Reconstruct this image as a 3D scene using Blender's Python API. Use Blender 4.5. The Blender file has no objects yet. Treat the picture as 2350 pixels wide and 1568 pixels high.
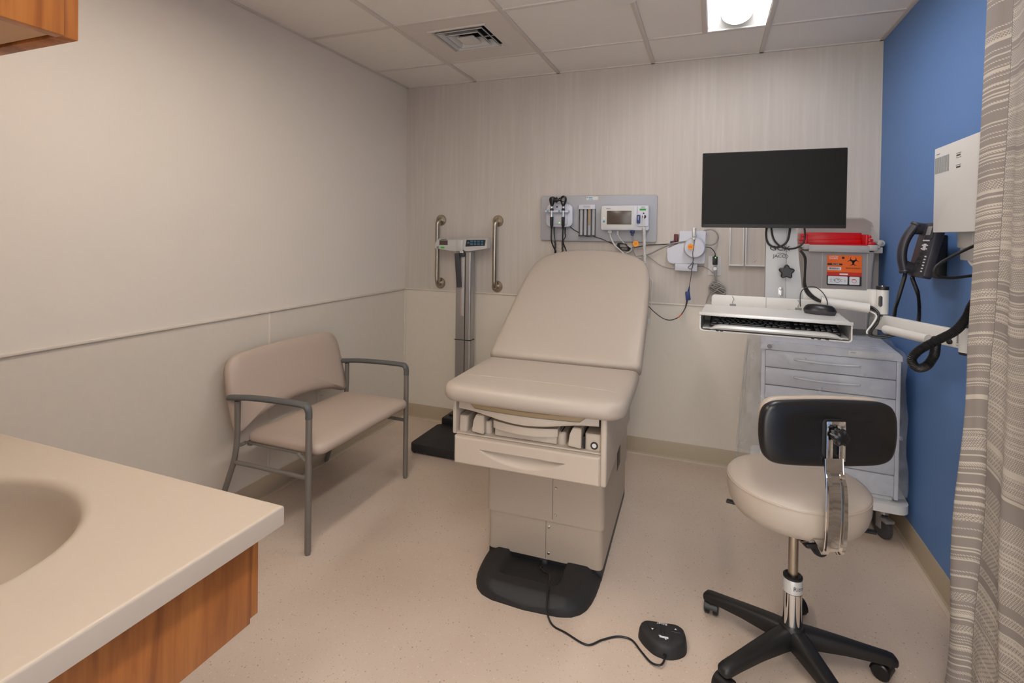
import bpy, bmesh, math, random
from mathutils import Vector, Matrix
random.seed(7)
C = bpy.context.scene.collection
S = bpy.context.scene
PI = math.pi
H = 2.443; W = 2.986

# ---------------- camera ----------------
def cam_axes(yaw, pitch, roll):
    c, s = math.cos(yaw), math.sin(yaw)
    fw = Vector((-s, c, 0)); rt = Vector((c, s, 0)); up = Vector((0, 0, 1))
    f2 = fw*math.cos(pitch) + up*math.sin(pitch); u2 = up*math.cos(pitch) - fw*math.sin(pitch)
    return rt*math.cos(roll) + u2*math.sin(roll), -rt*math.sin(roll) + u2*math.cos(roll), f2
r_, u_, f_ = cam_axes(.3649, -.0119, .0139)
cd = bpy.data.cameras.new('camera'); cam = bpy.data.objects.new('camera', cd); C.objects.link(cam)
cam.matrix_world = Matrix(((r_.x, u_.x, -f_.x, 2.1293), (r_.y, u_.y, -f_.y, -3.3431), (r_.z, u_.z, -f_.z, 1.3623), (0, 0, 0, 1)))
cd.sensor_width = 36; cd.lens = 36*1190.96/2350
cd.shift_y = (553.47-784)/2350
cd.clip_start = .02
S.camera = cam

# ---------------- world, exposure ----------------
wd = bpy.data.worlds.new('world'); S.world = wd; wd.use_nodes = True
wd.node_tree.nodes['Background'].inputs[0].default_value = (1, .98, .96, 1)
wd.node_tree.nodes['Background'].inputs[1].default_value = 3.5  # added fill, coming in through the rear left open behind the camera
S.view_settings.view_transform = 'Standard'; S.view_settings.look = 'None'
S.view_settings.exposure = 0.0; S.view_settings.gamma = 1; S.view_settings.use_curve_mapping = False
LIGHT_A = 19.0      # lens strength of the cool fixture over the cart
LIGHT_B = 28.0     # warm fixture over the left wall
FILL_C = 42.0      # unseen lamp added behind the camera as frontal fill

# ---------------- materials ----------------
def lin(c): return tuple((x/255/12.92 if x/255 <= .04045 else ((x/255+.055)/1.055)**2.4) for x in c)+(1,)
def mat(name, rgb, rough=.5, metal=0, spec=.5, bump=0, bscale=200, emit=None, es=1, alpha=1, coat=0, trans=0):
    m = bpy.data.materials.new(name); m.use_nodes = True
    n = m.node_tree.nodes; l = m.node_tree.links; b = n['Principled BSDF']
    b.inputs['Base Color'].default_value = lin(rgb); b.inputs['Roughness'].default_value = rough
    b.inputs['Metallic'].default_value = metal; b.inputs['Specular IOR Level'].default_value = spec
    b.inputs['Alpha'].default_value = alpha; b.inputs['Coat Weight'].default_value = coat
    b.inputs['Transmission Weight'].default_value = trans
    if emit: b.inputs['Emission Color'].default_value = lin(emit); b.inputs['Emission Strength'].default_value = es
    tc = n.new('ShaderNodeTexCoord'); nz = n.new('ShaderNodeTexNoise'); nz.inputs['Scale'].default_value = bscale
    l.new(tc.outputs['Object'], nz.inputs['Vector'])
    # faint tonal mottling so that no surface is one dead flat colour
    mx = n.new('ShaderNodeMix'); mx.data_type = 'RGBA'; mx.blend_type = 'MULTIPLY'; mx.inputs[0].default_value = .05
    mx.inputs[6].default_value = lin(rgb); l.new(nz.outputs['Fac'], mx.inputs[7]); l.new(mx.outputs[2], b.inputs['Base Color'])
    if bump:
        bp = n.new('ShaderNodeBump'); bp.inputs['Strength'].default_value = bump; bp.inputs['Distance'].default_value = .002
        l.new(nz.outputs['Fac'], bp.inputs['Height']); l.new(bp.outputs['Normal'], b.inputs['Normal'])
    return m
def nodes(m): return m.node_tree.nodes, m.node_tree.links, m.node_tree.nodes['Principled BSDF']
def ramp(n, stops, interp='LINEAR'):
    r = n.new('ShaderNodeValToRGB'); cr = r.color_ramp; cr.interpolation = interp
    while len(cr.elements) < len(stops): cr.elements.new(.5)
    for e, (p, c) in zip(cr.elements, stops): e.position = p; e.color = c
    return r
def mixc(n, l, a, b, f, mode='MIX'):
    x = n.new('ShaderNodeMix'); x.data_type = 'RGBA'; x.blend_type = mode
    for i, v in ((6, a), (7, b), (0, f)):
        if isinstance(v, (tuple, float, int)): x.inputs[i].default_value = v
        else: l.new(v, x.inputs[i])
    return x.outputs[2]
def mth(n, l, op, a, b=None):
    x = n.new('ShaderNodeMath'); x.operation = op
    for i, v in ((0, a), (1, b)):
        if v is None: continue
        if isinstance(v, (float, int)): x.inputs[i].default_value = v
        else: l.new(v, x.inputs[i])
    return x.outputs[0]

M = {}
M['paint'] = mat('wall_paint', (228, 219, 206), .75, bump=.12, bscale=400)
M['blue'] = mat('blue_paint', (93, 130, 184), .6, bump=.12, bscale=400)
M['wains'] = mat('wainscot', (219, 210, 195), .38, bump=.05, bscale=30)
M['base'] = mat('vinyl_base', (176, 160, 136), .5)
M['cove'] = mat('vinyl_cove', (212, 196, 176), .5)
M['ctile'] = mat('ceiling_tile', (232, 226, 218), .9, bump=.5, bscale=350)
M['tbar'] = mat('tee_bar', (214, 206, 197), .6)
M['white'] = mat('white_metal', (208, 206, 202), .4)
M['offwhite'] = mat('white_plastic', (222, 220, 216), .35)
M['bluewhite'] = mat('cool_white_plastic', (206, 207, 216), .35)
M['panelgrey'] = mat('grey_panel', (172, 172, 176), .45)
M['midgrey'] = mat('mid_grey', (130, 130, 130), .5)
M['dgrey'] = mat('dark_grey', (62, 62, 64), .5)
M['black'] = mat('black_plastic', (24, 23, 23), .45)
M['rubber'] = mat('black_rubber', (34, 33, 33), .6, bump=.3, bscale=600)
M['gloss'] = mat('black_gloss', (17, 16, 18), .34)
M['screen'] = mat('screen_black', (22, 19, 19), .42, spec=.12)
M['lcd'] = mat('dull_screen', (84, 74, 66), .25)
M['vinyl'] = mat('beige_vinyl', (176, 163, 149), .42, bump=.12, bscale=900)
M['vinylb'] = mat('beige_vinyl_bench', (186, 168, 152), .45, bump=.12, bscale=900)
M['tplastic'] = mat('table_plastic', (193, 179, 162), .42, bump=.1, bscale=900)
M['tmetal'] = mat('table_enamel', (176, 161, 144), .38)
M['tan'] = mat('tan_pad', (166, 143, 108), .55)
M['frame'] = mat('grey_tube', (128, 122, 114), .42, metal=.25)
M['armpad'] = mat('arm_grey', (92, 92, 90), .55)
M['steel'] = mat('brushed_steel', (178, 168, 152), .3, metal=1)
M['chrome'] = mat('chrome', (225, 225, 225), .07, metal=1)
M['alu'] = mat('aluminium', (182, 180, 178), .33, metal=.75)
M['alulight'] = mat('light_aluminium', (205, 205, 203), .35, metal=.35)
M['red'] = mat('red_plastic', (205, 10, 20), .3)
M['orange'] = mat('orange_print', (240, 105, 20), .5)
M['redp'] = mat('red_print', (205, 45, 25), .5)
M['yellow'] = mat('amber_tag', (248, 160, 20), .5)
M['green'] = mat('green_sticker', (60, 190, 50), .5)
M['dgreen'] = mat('dark_green_sticker', (30, 150, 50), .5)
M['navy'] = mat('navy_plastic', (28, 50, 110), .45)
M['burg'] = mat('burgundy', (95, 30, 36), .5)
M['teal'] = mat('teal_print', (60, 150, 180), .5)
M['keyblue'] = mat('button_blue', (60, 110, 140), .4)
M['counter'] = mat('solid_surface', (182, 166, 148), .4, bump=.02, bscale=60)
M['cable'] = mat('black_cable', (26, 25, 26), .4)
M['gcable'] = mat('grey_cable', (150, 146, 140), .45)
M['wcable'] = mat('white_cable', (218, 216, 212), .45)
M['sharp'] = mat('sharps_bin', (158, 151, 146), .4)
M['rim'] = mat('sharps_rim', (182, 176, 170), .35)
M['cartm'] = mat('cart_enamel', (207, 207, 211), .35)
M['ink'] = mat('ink', (40, 38, 38), .6)
M['wink'] = mat('white_ink', (230, 230, 230), .6)
M['ginkled'] = mat('green_led', (120, 255, 90), .4, emit=(110, 255, 80), es=2.0)
M['lens'] = mat('lamp_lens', (255, 250, 245), .5, emit=(250, 250, 255), es=LIGHT_A)
M['lensB'] = mat('lamp_lens_warm', (255, 240, 220), .5, emit=(255, 245, 232), es=LIGHT_B)
M['lensFill'] = mat('fill_lens_rear', (255, 240, 220), .5, emit=(255, 250, 244), es=FILL_C)
M['hood'] = mat('lid_plastic', (205, 198, 190), .25, alpha=.55)
M['postgrey'] = mat('post_grey', (172, 173, 174), .4)
M['phone'] = mat('phone_plastic', (44, 42, 50), .4)
M['pkey'] = mat('phone_key', (190, 190, 192), .4)

# wallpaper: soft vertical streaks
m = M['wallpaper'] = mat('wallpaper', (205, 192, 178), .6)
n, l, b = nodes(m)
tc = n.new('ShaderNodeTexCoord'); mp = n.new('ShaderNodeMapping'); mp.inputs['Scale'].default_value = (46, 46, 1.6)
nz = n.new('ShaderNodeTexNoise'); nz.inputs['Scale'].default_value = 1; nz.inputs['Detail'].default_value = 5; nz.inputs['Roughness'].default_value = .65
l.new(tc.outputs['Object'], mp.inputs[0]); l.new(mp.outputs[0], nz.inputs[0])
r = ramp(n, [(.30, lin((195, 186, 176))), (.52, lin((199, 190, 180))), (.72, lin((206, 198, 189)))]); l.new(nz.outputs['Fac'], r.inputs[0])
mp2 = n.new('ShaderNodeMapping'); mp2.inputs['Scale'].default_value = (8, 8, .35); nz2 = n.new('ShaderNodeTexNoise'); nz2.inputs['Scale'].default_value = 1
l.new(tc.outputs['Object'], mp2.inputs[0]); l.new(mp2.outputs[0], nz2.inputs[0])
r2 = ramp(n, [(.35, (.975, .975, .975, 1)), (.65, (1, 1, 1, 1))]); l.new(nz2.outputs['Fac'], r2.inputs[0])
l.new(mixc(n, l, r.outputs[0], r2.outputs[0], 1.0, 'MULTIPLY'), b.inputs['Base Color'])
# floor: vinyl with light and dark chips
m = M['floor'] = mat('floor_vinyl', (190, 172, 152), .42)
n, l, b = nodes(m); tc = n.new('ShaderNodeTexCoord')
col = lin((186, 168, 148))
big = n.new('ShaderNodeTexNoise'); big.inputs['Scale'].default_value = 2.2; big.inputs['Detail'].default_value = 3; l.new(tc.outputs['Object'], big.inputs[0])
rb = ramp(n, [(.3, lin((200, 180, 162))), (.7, lin((210, 192, 174)))]); l.new(big.outputs['Fac'], rb.inputs[0])
cur = rb.outputs[0]
for sc, th, c, seed in ((95, .13, (120, 102, 86), 0), (120, .12, (150, 132, 112), 3.3), (105, .15, (222, 208, 190), 7.7), (210, .16, (160, 142, 122), 1.9), (190, .16, (212, 196, 176), 5.1)):
    v = n.new('ShaderNodeTexVoronoi'); v.inputs['Scale'].default_value = sc; v.inputs['Randomness'].default_value = 1
    mp = n.new('ShaderNodeMapping'); mp.inputs['Location'].default_value = (seed, seed*.7, 0); l.new(tc.outputs['Object'], mp.inputs[0])
    wv = n.new('ShaderNodeTexNoise'); wv.inputs['Scale'].default_value = 240; l.new(mp.outputs[0], wv.inputs[0])
    vm = n.new('ShaderNodeVectorMath'); vm.operation = 'MULTIPLY_ADD'; vm.inputs[1].default_value = (.006,)*3
    l.new(wv.outputs['Color'], vm.inputs[0]); l.new(mp.outputs[0], vm.inputs[2]); l.new(vm.outputs[0], v.inputs[0])
    sep = n.new('ShaderNodeSeparateColor'); l.new(v.outputs['Color'], sep.inputs[0])
    sel = mth(n, l, 'GREATER_THAN', sep.outputs[0], .74)
    fac = mth(n, l, 'MULTIPLY', sel, mth(n, l, 'LESS_THAN', v.outputs['Distance'], mth(n, l, 'MULTIPLY', sep.outputs[1], th*2.2)))
    cur = mixc(n, l, cur, lin(c), mth(n, l, 'MULTIPLY', fac, .6))
l.new(cur, b.inputs['Base Color'])
# maple veneer
m = M['wood'] = mat('maple_veneer', (170, 105, 50), .4)
n, l, b = nodes(m); tc = n.new('ShaderNodeTexCoord'); mp = n.new('ShaderNodeMapping'); mp.inputs['Scale'].default_value = (9, 9, .9)
l.new(tc.outputs['Object'], mp.inputs[0])
nz = n.new('ShaderNodeTexNoise'); nz.inputs['Scale'].default_value = 2.2; nz.inputs['Detail'].default_value = 7; nz.inputs['Distortion'].default_value = 1.4; l.new(mp.outputs[0], nz.inputs[0])
r = ramp(n, [(.32, lin((132, 70, 24))), (.5, lin((166, 96, 38))), (.7, lin((184, 114, 50)))]); l.new(nz.outputs['Fac'], r.inputs[0])
mp2 = n.new('ShaderNodeMapping'); mp2.inputs['Scale'].default_value = (90, 90, 3); l.new(tc.outputs['Object'], mp2.inputs[0])
n2 = n.new('ShaderNodeTexNoise'); n2.inputs['Scale'].default_value = 2; n2.inputs['Detail'].default_value = 4; l.new(mp2.outputs[0], n2.inputs[0])
r2 = ramp(n, [(.35, (.8, .76, .7, 1)), (.6, (1, 1, 1, 1))]); l.new(n2.outputs['Fac'], r2.inputs[0])
l.new(mixc(n, l, r.outputs[0], r2.outputs[0], .7, 'MULTIPLY'), b.inputs['Base Color'])
M['woodlight'] = mat('maple_underside', (196, 150, 106), .45)
# curtain weave: bands of plain cloth, fine lines, dashes and twill, driven by UV (u along the cloth in metres, v = height)
m = M['curtain'] = mat('curtain_weave', (140, 128, 118), .85)
n, l, b = nodes(m); uv = n.new('ShaderNodeUVMap'); uv.uv_map = 'UVMap'
sx = n.new('ShaderNodeSeparateXYZ'); l.new(uv.outputs[0], sx.inputs[0]); U, V = sx.outputs[0], sx.outputs[1]
def noise1(src, sc, off=0.0, w=None):
    cb = n.new('ShaderNodeCombineXYZ'); l.new(mth(n, l, 'MULTIPLY', src, sc), cb.inputs[0]); cb.inputs[1].default_value = off
    if w is not None: l.new(w, cb.inputs[2])
    z = n.new('ShaderNodeTexWhiteNoise'); z.noise_dimensions = '3D'
    fl = n.new('ShaderNodeVectorMath'); fl.operation = 'FLOOR'; l.new(cb.outputs[0], fl.inputs[0]); l.new(fl.outputs[0], z.inputs['Vector'])
    return z.outputs['Value']
colw = mth(n, l, 'ADD', mth(n, l, 'GREATER_THAN', U, .125), mth(n, l, 'GREATER_THAN', U, .208))   # three woven widths side by side
cw7 = mth(n, l, 'MULTIPLY', colw, 1.0)
plain = mth(n, l, 'LESS_THAN', mth(n, l, 'ABSOLUTE', mth(n, l, 'SUBTRACT', colw, 1.0)), .5)          # the middle width is mostly plain
band = noise1(V, 44.0, 0.5, cw7)
line = mth(n, l, 'GREATER_THAN', noise1(V, 230.0, 1.5, cw7), .86)
dashV = mth(n, l, 'GREATER_THAN', noise1(V, 260.0, 2.5, cw7), .84)
dsh = mth(n, l, 'GREATER_THAN', mth(n, l, 'FRACT', mth(n, l, 'MULTIPLY', mth(n, l, 'ADD', U, mth(n, l, 'MULTIPLY', V, 1.2)), 150)), .4)
dash = mth(n, l, 'MULTIPLY', dashV, dsh)
# small woven lozenges in staggered rows
rowi = mth(n, l, 'FLOOR', mth(n, l, 'MULTIPLY', V, 230)); stag = mth(n, l, 'MULTIPLY', mth(n, l, 'MODULO', rowi, 2.0), .5)
cx_ = mth(n, l, 'ABSOLUTE', mth(n, l, 'SUBTRACT', mth(n, l, 'FRACT', mth(n, l, 'ADD', mth(n, l, 'MULTIPLY', mth(n, l, 'ADD', U, mth(n, l, 'MULTIPLY', V, .3)), 120), stag)), .5))
cy_ = mth(n, l, 'ABSOLUTE', mth(n, l, 'SUBTRACT', mth(n, l, 'FRACT', mth(n, l, 'MULTIPLY', V, 230)), .5))
loz = mth(n, l, 'MULTIPLY', mth(n, l, 'LESS_THAN', cx_, .33), mth(n, l, 'LESS_THAN', cy_, .30))
twill = mth(n, l, 'MULTIPLY', loz, mth(n, l, 'GREATER_THAN', band, .22))
twill = mth(n, l, 'MULTIPLY', twill, mth(n, l, 'SUBTRACT', 1.0, mth(n, l, 'MULTIPLY', plain, mth(n, l, 'LESS_THAN', band, .80))))
fac = mth(n, l, 'MINIMUM', mth(n, l, 'ADD', mth(n, l, 'ADD', line, dash), twill), 1.0)
c1 = mixc(n, l, lin((136, 127, 121)), lin((192, 183, 170)), mth(n, l, 'MULTIPLY', fac, .85))
sm_ = mth(n, l, 'MINIMUM', mth(n, l, 'ABSOLUTE', mth(n, l, 'SUBTRACT', U, .125)), mth(n, l, 'ABSOLUTE', mth(n, l, 'SUBTRACT', U, .208)))
l.new(mixc(n, l, c1, lin((112, 105, 102)), mth(n, l, 'LESS_THAN', sm_, .0009)), b.inputs['Base Color'])
# thin polythene
m = M['poly'] = bpy.data.materials.new('polythene'); m.use_nodes = True
n = m.node_tree.nodes; l = m.node_tree.links; n.clear()
o = n.new('ShaderNodeOutputMaterial'); tr = n.new('ShaderNodeBsdfTransparent'); tr.inputs[0].default_value = (.97, .975, .985, 1)
gl = n.new('ShaderNodeBsdfPrincipled'); gl.inputs['Base Color'].default_value = (.86, .87, .9, 1); gl.inputs['Roughness'].default_value = .22
tc = n.new('ShaderNodeTexCoord'); nz = n.new('ShaderNodeTexNoise'); nz.inputs['Scale'].default_value = 9; nz.inputs['Detail'].default_value = 6; nz.inputs['Distortion'].default_value = .6
l.new(tc.outputs['Object'], nz.inputs[0]); bp = n.new('ShaderNodeBump'); bp.inputs['Strength'].default_value = 1.0; bp.inputs['Distance'].default_value = .05
l.new(nz.outputs['Fac'], bp.inputs['Height']); l.new(bp.outputs[0], gl.inputs['Normal'])
r = ramp(n, [(.36, (.10,)*3+(1,)), (.60, (.22,)*3+(1,)), (.72, (.46,)*3+(1,))]); l.new(nz.outputs['Fac'], r.inputs[0])
mx = n.new('ShaderNodeMixShader'); l.new(r.outputs[0], mx.inputs[0]); l.new(tr.outputs[0], mx.inputs[1]); l.new(gl.outputs[0], mx.inputs[2]); l.new(mx.outputs[0], o.inputs[0])

# ---------------- object helpers ----------------
def tag(o, label, cat, group=None):
    o['label'] = label; o['category'] = cat
    if group: o['group'] = group
    return o
def thing(name, label, cat, loc=(0, 0, 0), rot=0, group=None):
    o = bpy.data.objects.new(name, None); o.empty_display_size = .05; C.objects.link(o); o.location = loc; o.rotation_euler = (0, 0, rot)
    return tag(o, label, cat, group)
def wmat(o):
    if o is None: return Matrix.Identity(4)
    return wmat(o.parent) @ (Matrix.Translation(o.location) @ o.rotation_euler.to_matrix().to_4x4())
def obj(name, bm, m, parent=None, local=False, smooth=True, ang=35, origin=None, label=None):
    """link one mesh object; shapes are given in room coordinates unless local=True"""
    if parent is not None and not local: bm.transform(wmat(parent).inverted())
    off = None
    if parent is None:
        if origin is None:
            xs = [v.co for v in bm.verts]
            origin = Vector(((min(v.x for v in xs)+max(v.x for v in xs))/2, (min(v.y for v in xs)+max(v.y for v in xs))/2, min(v.z for v in xs)))
        bm.transform(Matrix.Translation(-Vector(origin))); off = origin
    me = bpy.data.meshes.new(name)
    bmesh.ops.recalc_face_normals(bm, faces=bm.faces)
    bm.to_mesh(me); bm.free()
    for mm in (m if isinstance(m, (list, tuple)) else [m]): me.materials.append(M[mm] if isinstance(mm, str) else mm)
    if smooth:
        for p in me.polygons: p.use_smooth = True
        try: me.set_sharp_from_angle(angle=math.radians(ang))
        except Exception: pass
    o = bpy.data.objects.new(name, me); C.objects.link(o)
    if off is not None: o.location = off
    if parent is not None: o.parent = parent
    if label: o['label'] = label
    return o
def struct(name, bm, m, **k):
    o = obj(name, bm, m, None, **k); o['kind'] = 'structure'; return o
def B(): return bmesh.new()
def box(bm, a, b, bev=0, seg=2, M4=None, mi=0):
    a = Vector(a); b = Vector(b); lo = Vector(map(min, a, b)); hi = Vector(map(max, a, b))
    r = bmesh.ops.create_cube(bm, size=1); vs = r['verts']
    T = Matrix.Translation((lo+hi)/2) @ Matrix.Diagonal((*(hi-lo), 1)); bmesh.ops.transform(bm, matrix=T, verts=vs)
    fs = set(f for v in vs for f in v.link_faces)
    if bev:
        es = list(set(e for v in vs for e in v.link_edges))
        r = bmesh.ops.bevel(bm, geom=es, offset=bev, segments=seg, profile=.5, affect='EDGES')
        vs = list(set(v for f in r['faces'] for v in f.verts) | set(v for v in vs if v.is_valid))
        fs = set(f for v in vs for f in v.link_faces)
    for f in fs: f.material_index = mi
    if M4 is not None: bmesh.ops.transform(bm, matrix=M4, verts=vs)
    return vs
def loft(bm, rings, cap=True, mi=0, closed=True):
    R = [[bm.verts.new(p) for p in r] for r in rings]
    n = len(R[0])
    for i in range(len(R)-1):
        for j in range(n if closed else n-1):
            f = bm.faces.new((R[i][j], R[i][(j+1) % n], R[i+1][(j+1) % n], R[i+1][j])); f.material_index = mi
    if cap:
        for r in (R[0], R[-1]):
            f = bm.faces.new(r); f.material_index = mi
    return R
def cyl(bm, p, q, r, r2=None, seg=20, mi=0, cap=True):
    p = Vector(p); q = Vector(q); d = (q-p).normalized(); a = d.orthogonal().normalized(); b = d.cross(a); r2 = r if r2 is None else r2
    loft(bm, [[c+(a*math.cos(2*PI*k/seg)+b*math.sin(2*PI*k/seg))*rr for k in range(seg)] for c, rr in ((p, r), (q, r2))], cap, mi)
def lathe(bm, p, axis, prof, seg=24, mi=0):
    """prof: (radius, distance along axis)"""
    p = Vector(p); d = Vector(axis).normalized(); a = d.orthogonal().normalized(); b = d.cross(a)
    loft(bm, [[p+d*h+(a*math.cos(2*PI*k/seg)+b*math.sin(2*PI*k/seg))*max(rr, 1e-4) for k in range(seg)] for rr, h in prof], True, mi)
def smoothpts(pts, k=6):
    P = [Vector(p) for p in pts]; out = []
    for i in range(len(P)-1):
        p0 = P[max(i-1, 0)]; p1 = P[i]; p2 = P[i+1]; p3 = P[min(i+2, len(P)-1)]
        for j in range(k):
            t = j/k; out.append(.5*((2*p1)+(p2-p0)*t+(2*p0-5*p1+4*p2-p3)*t*t+(3*p1-p0-3*p2+p3)*t**3))
    out.append(P[-1]); return out
def tube(bm, pts, r, seg=8, k=6, smooth=True, mi=0, flat=None):
    P = smoothpts(pts, k) if smooth and len(pts) > 2 else [Vector(p) for p in pts]
    P = [p for i, p in enumerate(P) if i == 0 or (p-P[i-1]).length > 1e-6]
    rings = []; a = None
    for i, p in enumerate(P):
        d = (P[min(i+1, len(P)-1)]-P[max(i-1, 0)]).normalized()
        if a is None: a = d.orthogonal().normalized() if flat is None else (Vector(flat)-d*d.dot(Vector(flat))).normalized()
        else: a = (a-d*d.dot(a)).normalized()
        b = d.cross(a); rr = r(i/(len(P)-1)) if callable(r) else r
        ra, rb = rr if isinstance(rr, tuple) else (rr, rr)
        rings.append([p+a*math.cos(2*PI*q/seg)*ra+b*math.sin(2*PI*q/seg)*rb for q in range(seg)])
    loft(bm, rings, True, mi)
def coil(bm, p, q, R, r, turns, seg=6, bow=(0, 0, 0)):
    p = Vector(p); q = Vector(q); d = (q-p).normalized(); a = d.orthogonal().normalized(); b = d.cross(a); n = int(turns*10)
    pts = []
    for i in range(n+1):
        t = i/n; pts.append(p.lerp(q, t)+Vector(bow)*math.sin(PI*t)+(a*math.cos(2*PI*turns*t)+b*math.sin(2*PI*turns*t))*R)
    tube(bm, pts, r, seg, smooth=False)
def ribbed(bm, pts, R, pitch, seg=10, amp=.18):
    """corrugated hose"""
    P = smoothpts(pts, 10); L = [0]
    for i in range(1, len(P)): L.append(L[-1]+(P[i]-P[i-1]).length)
    N = int(L[-1]/pitch*4); Q = []; j = 0
    for i in range(N+1):
        s = L[-1]*i/N
        while j < len(P)-2 and L[j+1] < s: j += 1
        t = (s-L[j])/max(L[j+1]-L[j], 1e-9); Q.append(P[j].lerp(P[j+1], t))
    tube(bm, Q, lambda t: R*(1+amp*math.cos(2*PI*t*N/4)), seg, smooth=False)
def rrect(w, h, r, n=6, cx=0, cy=0):
    pts = []
    for (sx, sy, a0) in ((1, -1, -PI/2), (1, 1, 0), (-1, 1, PI/2), (-1, -1, PI)):
        for i in range(n+1):
            a = a0+PI/2*i/n; pts.append((cx+sx*(w/2-r)+r*math.cos(a), cy+sy*(h/2-r)+r*math.sin(a)))
    return pts
def slab(bm, w, h, t, r, M4, bev=0, n=6, mi=0):
    """rounded rectangle w x h in local xy, thickness t along z (0..t)"""
    prof = [(0, 0), (0, t)] if not bev else [(bev, 0), (bev*.3, bev*.3), (0, bev), (0, t-bev), (bev*.3, t-bev*.3), (bev, t)]
    loft(bm, [[M4 @ Vector((x, y, z)) for x, y in rrect(w-2*i, h-2*i, max(r-i, .0005), n)] for i, z in prof], True, mi)
def prism(bm, pts, M4, t0, t1, mi=0):
    loft(bm, [[M4 @ Vector((x, y, t)) for x, y in pts] for t in (t0, t1)], True, mi)
def pillow(bm, outline, prof, M4, mi=0, lim0=.012):
    """outline (x,y) loop; prof list of (inset, z); inset moves points towards the centroid-normal"""
    n = len(outline); rings = []
    P = [Vector((x, y)) for x, y in outline]; nr = []
    for i in range(n):
        t = (P[(i+1) % n]-P[i-1]).normalized(); nr.append(Vector((-t.y, t.x)))
    cen = sum(P, Vector((0, 0)))/n; cen = Vector(((min(p.x for p in P)+max(p.x for p in P))/2, (min(p.y for p in P)+max(p.y for p in P))/2))
    mh = min(max(p.x for p in P)-cen.x, max(p.y for p in P)-cen.y); lim = min(lim0, mh*.35)
    def at(i, ins):
        q = P[i]+nr[i]*min(ins, lim)
        return q if ins <= lim else cen+(q-cen)*max(.1, 1-(ins-lim)/(mh-lim))
    for ins, z in prof: rings.append([M4 @ Vector((*at(i, ins), z)) for i in range(n)])
    zt, zb = prof[-1][1], prof[0][1]
    R = loft(bm, rings, False, mi)
    for r, z in ((R[0], zb), (R[-1], zt)):
        c0 = bm.verts.new(M4 @ Vector((*cen, z)))
        for i in range(n): f = bm.faces.new((r[i], r[(i+1) % n], c0)); f.material_index = mi
def frame(o, x, y):
    """4x4 with origin o, local x and y axes given"""
    x = Vector(x).normalized(); y = Vector(y); z = x.cross(y).normalized(); y = z.cross(x)
    return Matrix(((x.x, y.x, z.x, o[0]), (x.y, y.y, z.y, o[1]), (x.z, y.z, z.z, o[2]), (0, 0, 0, 1)))
def wallf(x, y, z): return frame((x, y, z), (1, 0, 0), (0, 0, 1))   # facing the room from the back wall: local z = -y
def text(name, s, size, m, parent, M4, align='CENTER', ext=.0003, sx=1):
    cu = bpy.data.curves.new(name, 'FONT'); cu.body = s; cu.size = size; cu.extrude = ext; cu.align_x = align; cu.align_y = 'CENTER'
    t = bpy.data.objects.new(name, cu); C.objects.link(t)
    dg = bpy.context.evaluated_depsgraph_get(); me = bpy.data.meshes.new_from_object(t.evaluated_get(dg)); bpy.data.objects.remove(t)
    bm = B(); bm.from_mesh(me); bpy.data.meshes.remove(me); bm.transform(M4 @ Matrix.Diagonal((sx, 1, 1, 1)))
    return obj(name, bm, m, parent, smooth=False)
def one(name, m, parent, fn, *a, label=None, **k):
    bm = B(); fn(bm, *a, **k); return obj(name, bm, m, parent, label=label)

# ================= SETTING =================
YN = -4.6; YF = -3.225; T2 = .6096; G0 = .559; A0 = -.412
bm = B(); box(bm, (-.1, YN-.1, -.06), (W+.1, .1, 0)); struct('floor', bm, 'floor', smooth=False)
bm = B(); box(bm, (-.1, 0, 0), (W+.1, .1, 2.7)); struct('wall_back', bm, 'wallpaper', smooth=False)
bm = B(); box(bm, (-.1, YN-.1, 0), (0, 0, 2.7)); struct('wall_left', bm, 'paint', smooth=False)
bm = B(); box(bm, (W, YN-.1, 0), (W+.1, 0, 2.7)); struct('wall_right', bm, 'blue', smooth=False)
bm = B(); box(bm, (0, YF-.12, 0), (1.5, YF, H)); struct('wall_front', bm, 'paint', smooth=False)
# ceiling: lay-in tiles (holes for the light fixtures and the diffuser)
xs = [0, G0, G0+T2, G0+2*T2, G0+3*T2, W]
ys = [0] + [A0-T2*k for k in range(7)] + [YN]
lightA = (2.083, 2.388, A0, A0-2*T2); lightB = (.864, 1.169, A0-2*T2-.02, A0-4*T2); fillC = (2.083, 2.388, A0-4*T2, A0-6*T2)
def hole(x0, x1, y0, y1):
    for (a, b_, c, d) in (lightA, lightB, fillC):
        if x0 >= a-.01 and x1 <= b_+.01 and y1 <= c+.03 and y0 >= d-.03: return True
    return abs(x0-G0) < .01 and abs(x1-G0-T2) < .01 and abs(y1-A0) < .01
bm = B(); xx = sorted(set(xs+[2.083, .864]))
tees = []
for j in range(len(ys)-1):
    y1, y0 = ys[j], ys[j+1]
    cuts = list(xs)
    if A0-2*T2-.01 <= y0 and y1 <= A0+.01 or A0-6*T2-.01 <= y0 and y1 <= A0-4*T2+.01: cuts = sorted(cuts+[2.083])
    if A0-4*T2-.01 <= y0 and y1 <= A0-2*T2+.01: cuts = sorted(cuts+[.864])
    for i in range(len(cuts)-1):
        x0, x1 = cuts[i], cuts[i+1]
        if hole(x0, x1, y0, y1): continue
        box(bm, (x0+.001, y0+.001, H+.003), (x1-.001, y1-.001, H+.022), 0)
box(bm, (-.1, YN-.1, H+.2), (W+.1, .1, H+.25))
o = struct('ceiling', bm, 'ctile', smooth=False)
bm = B()
for x in xs[1:-1]: box(bm, (x-.012, YN, H-.004), (x+.012, 0, H+.006), .001)
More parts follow.
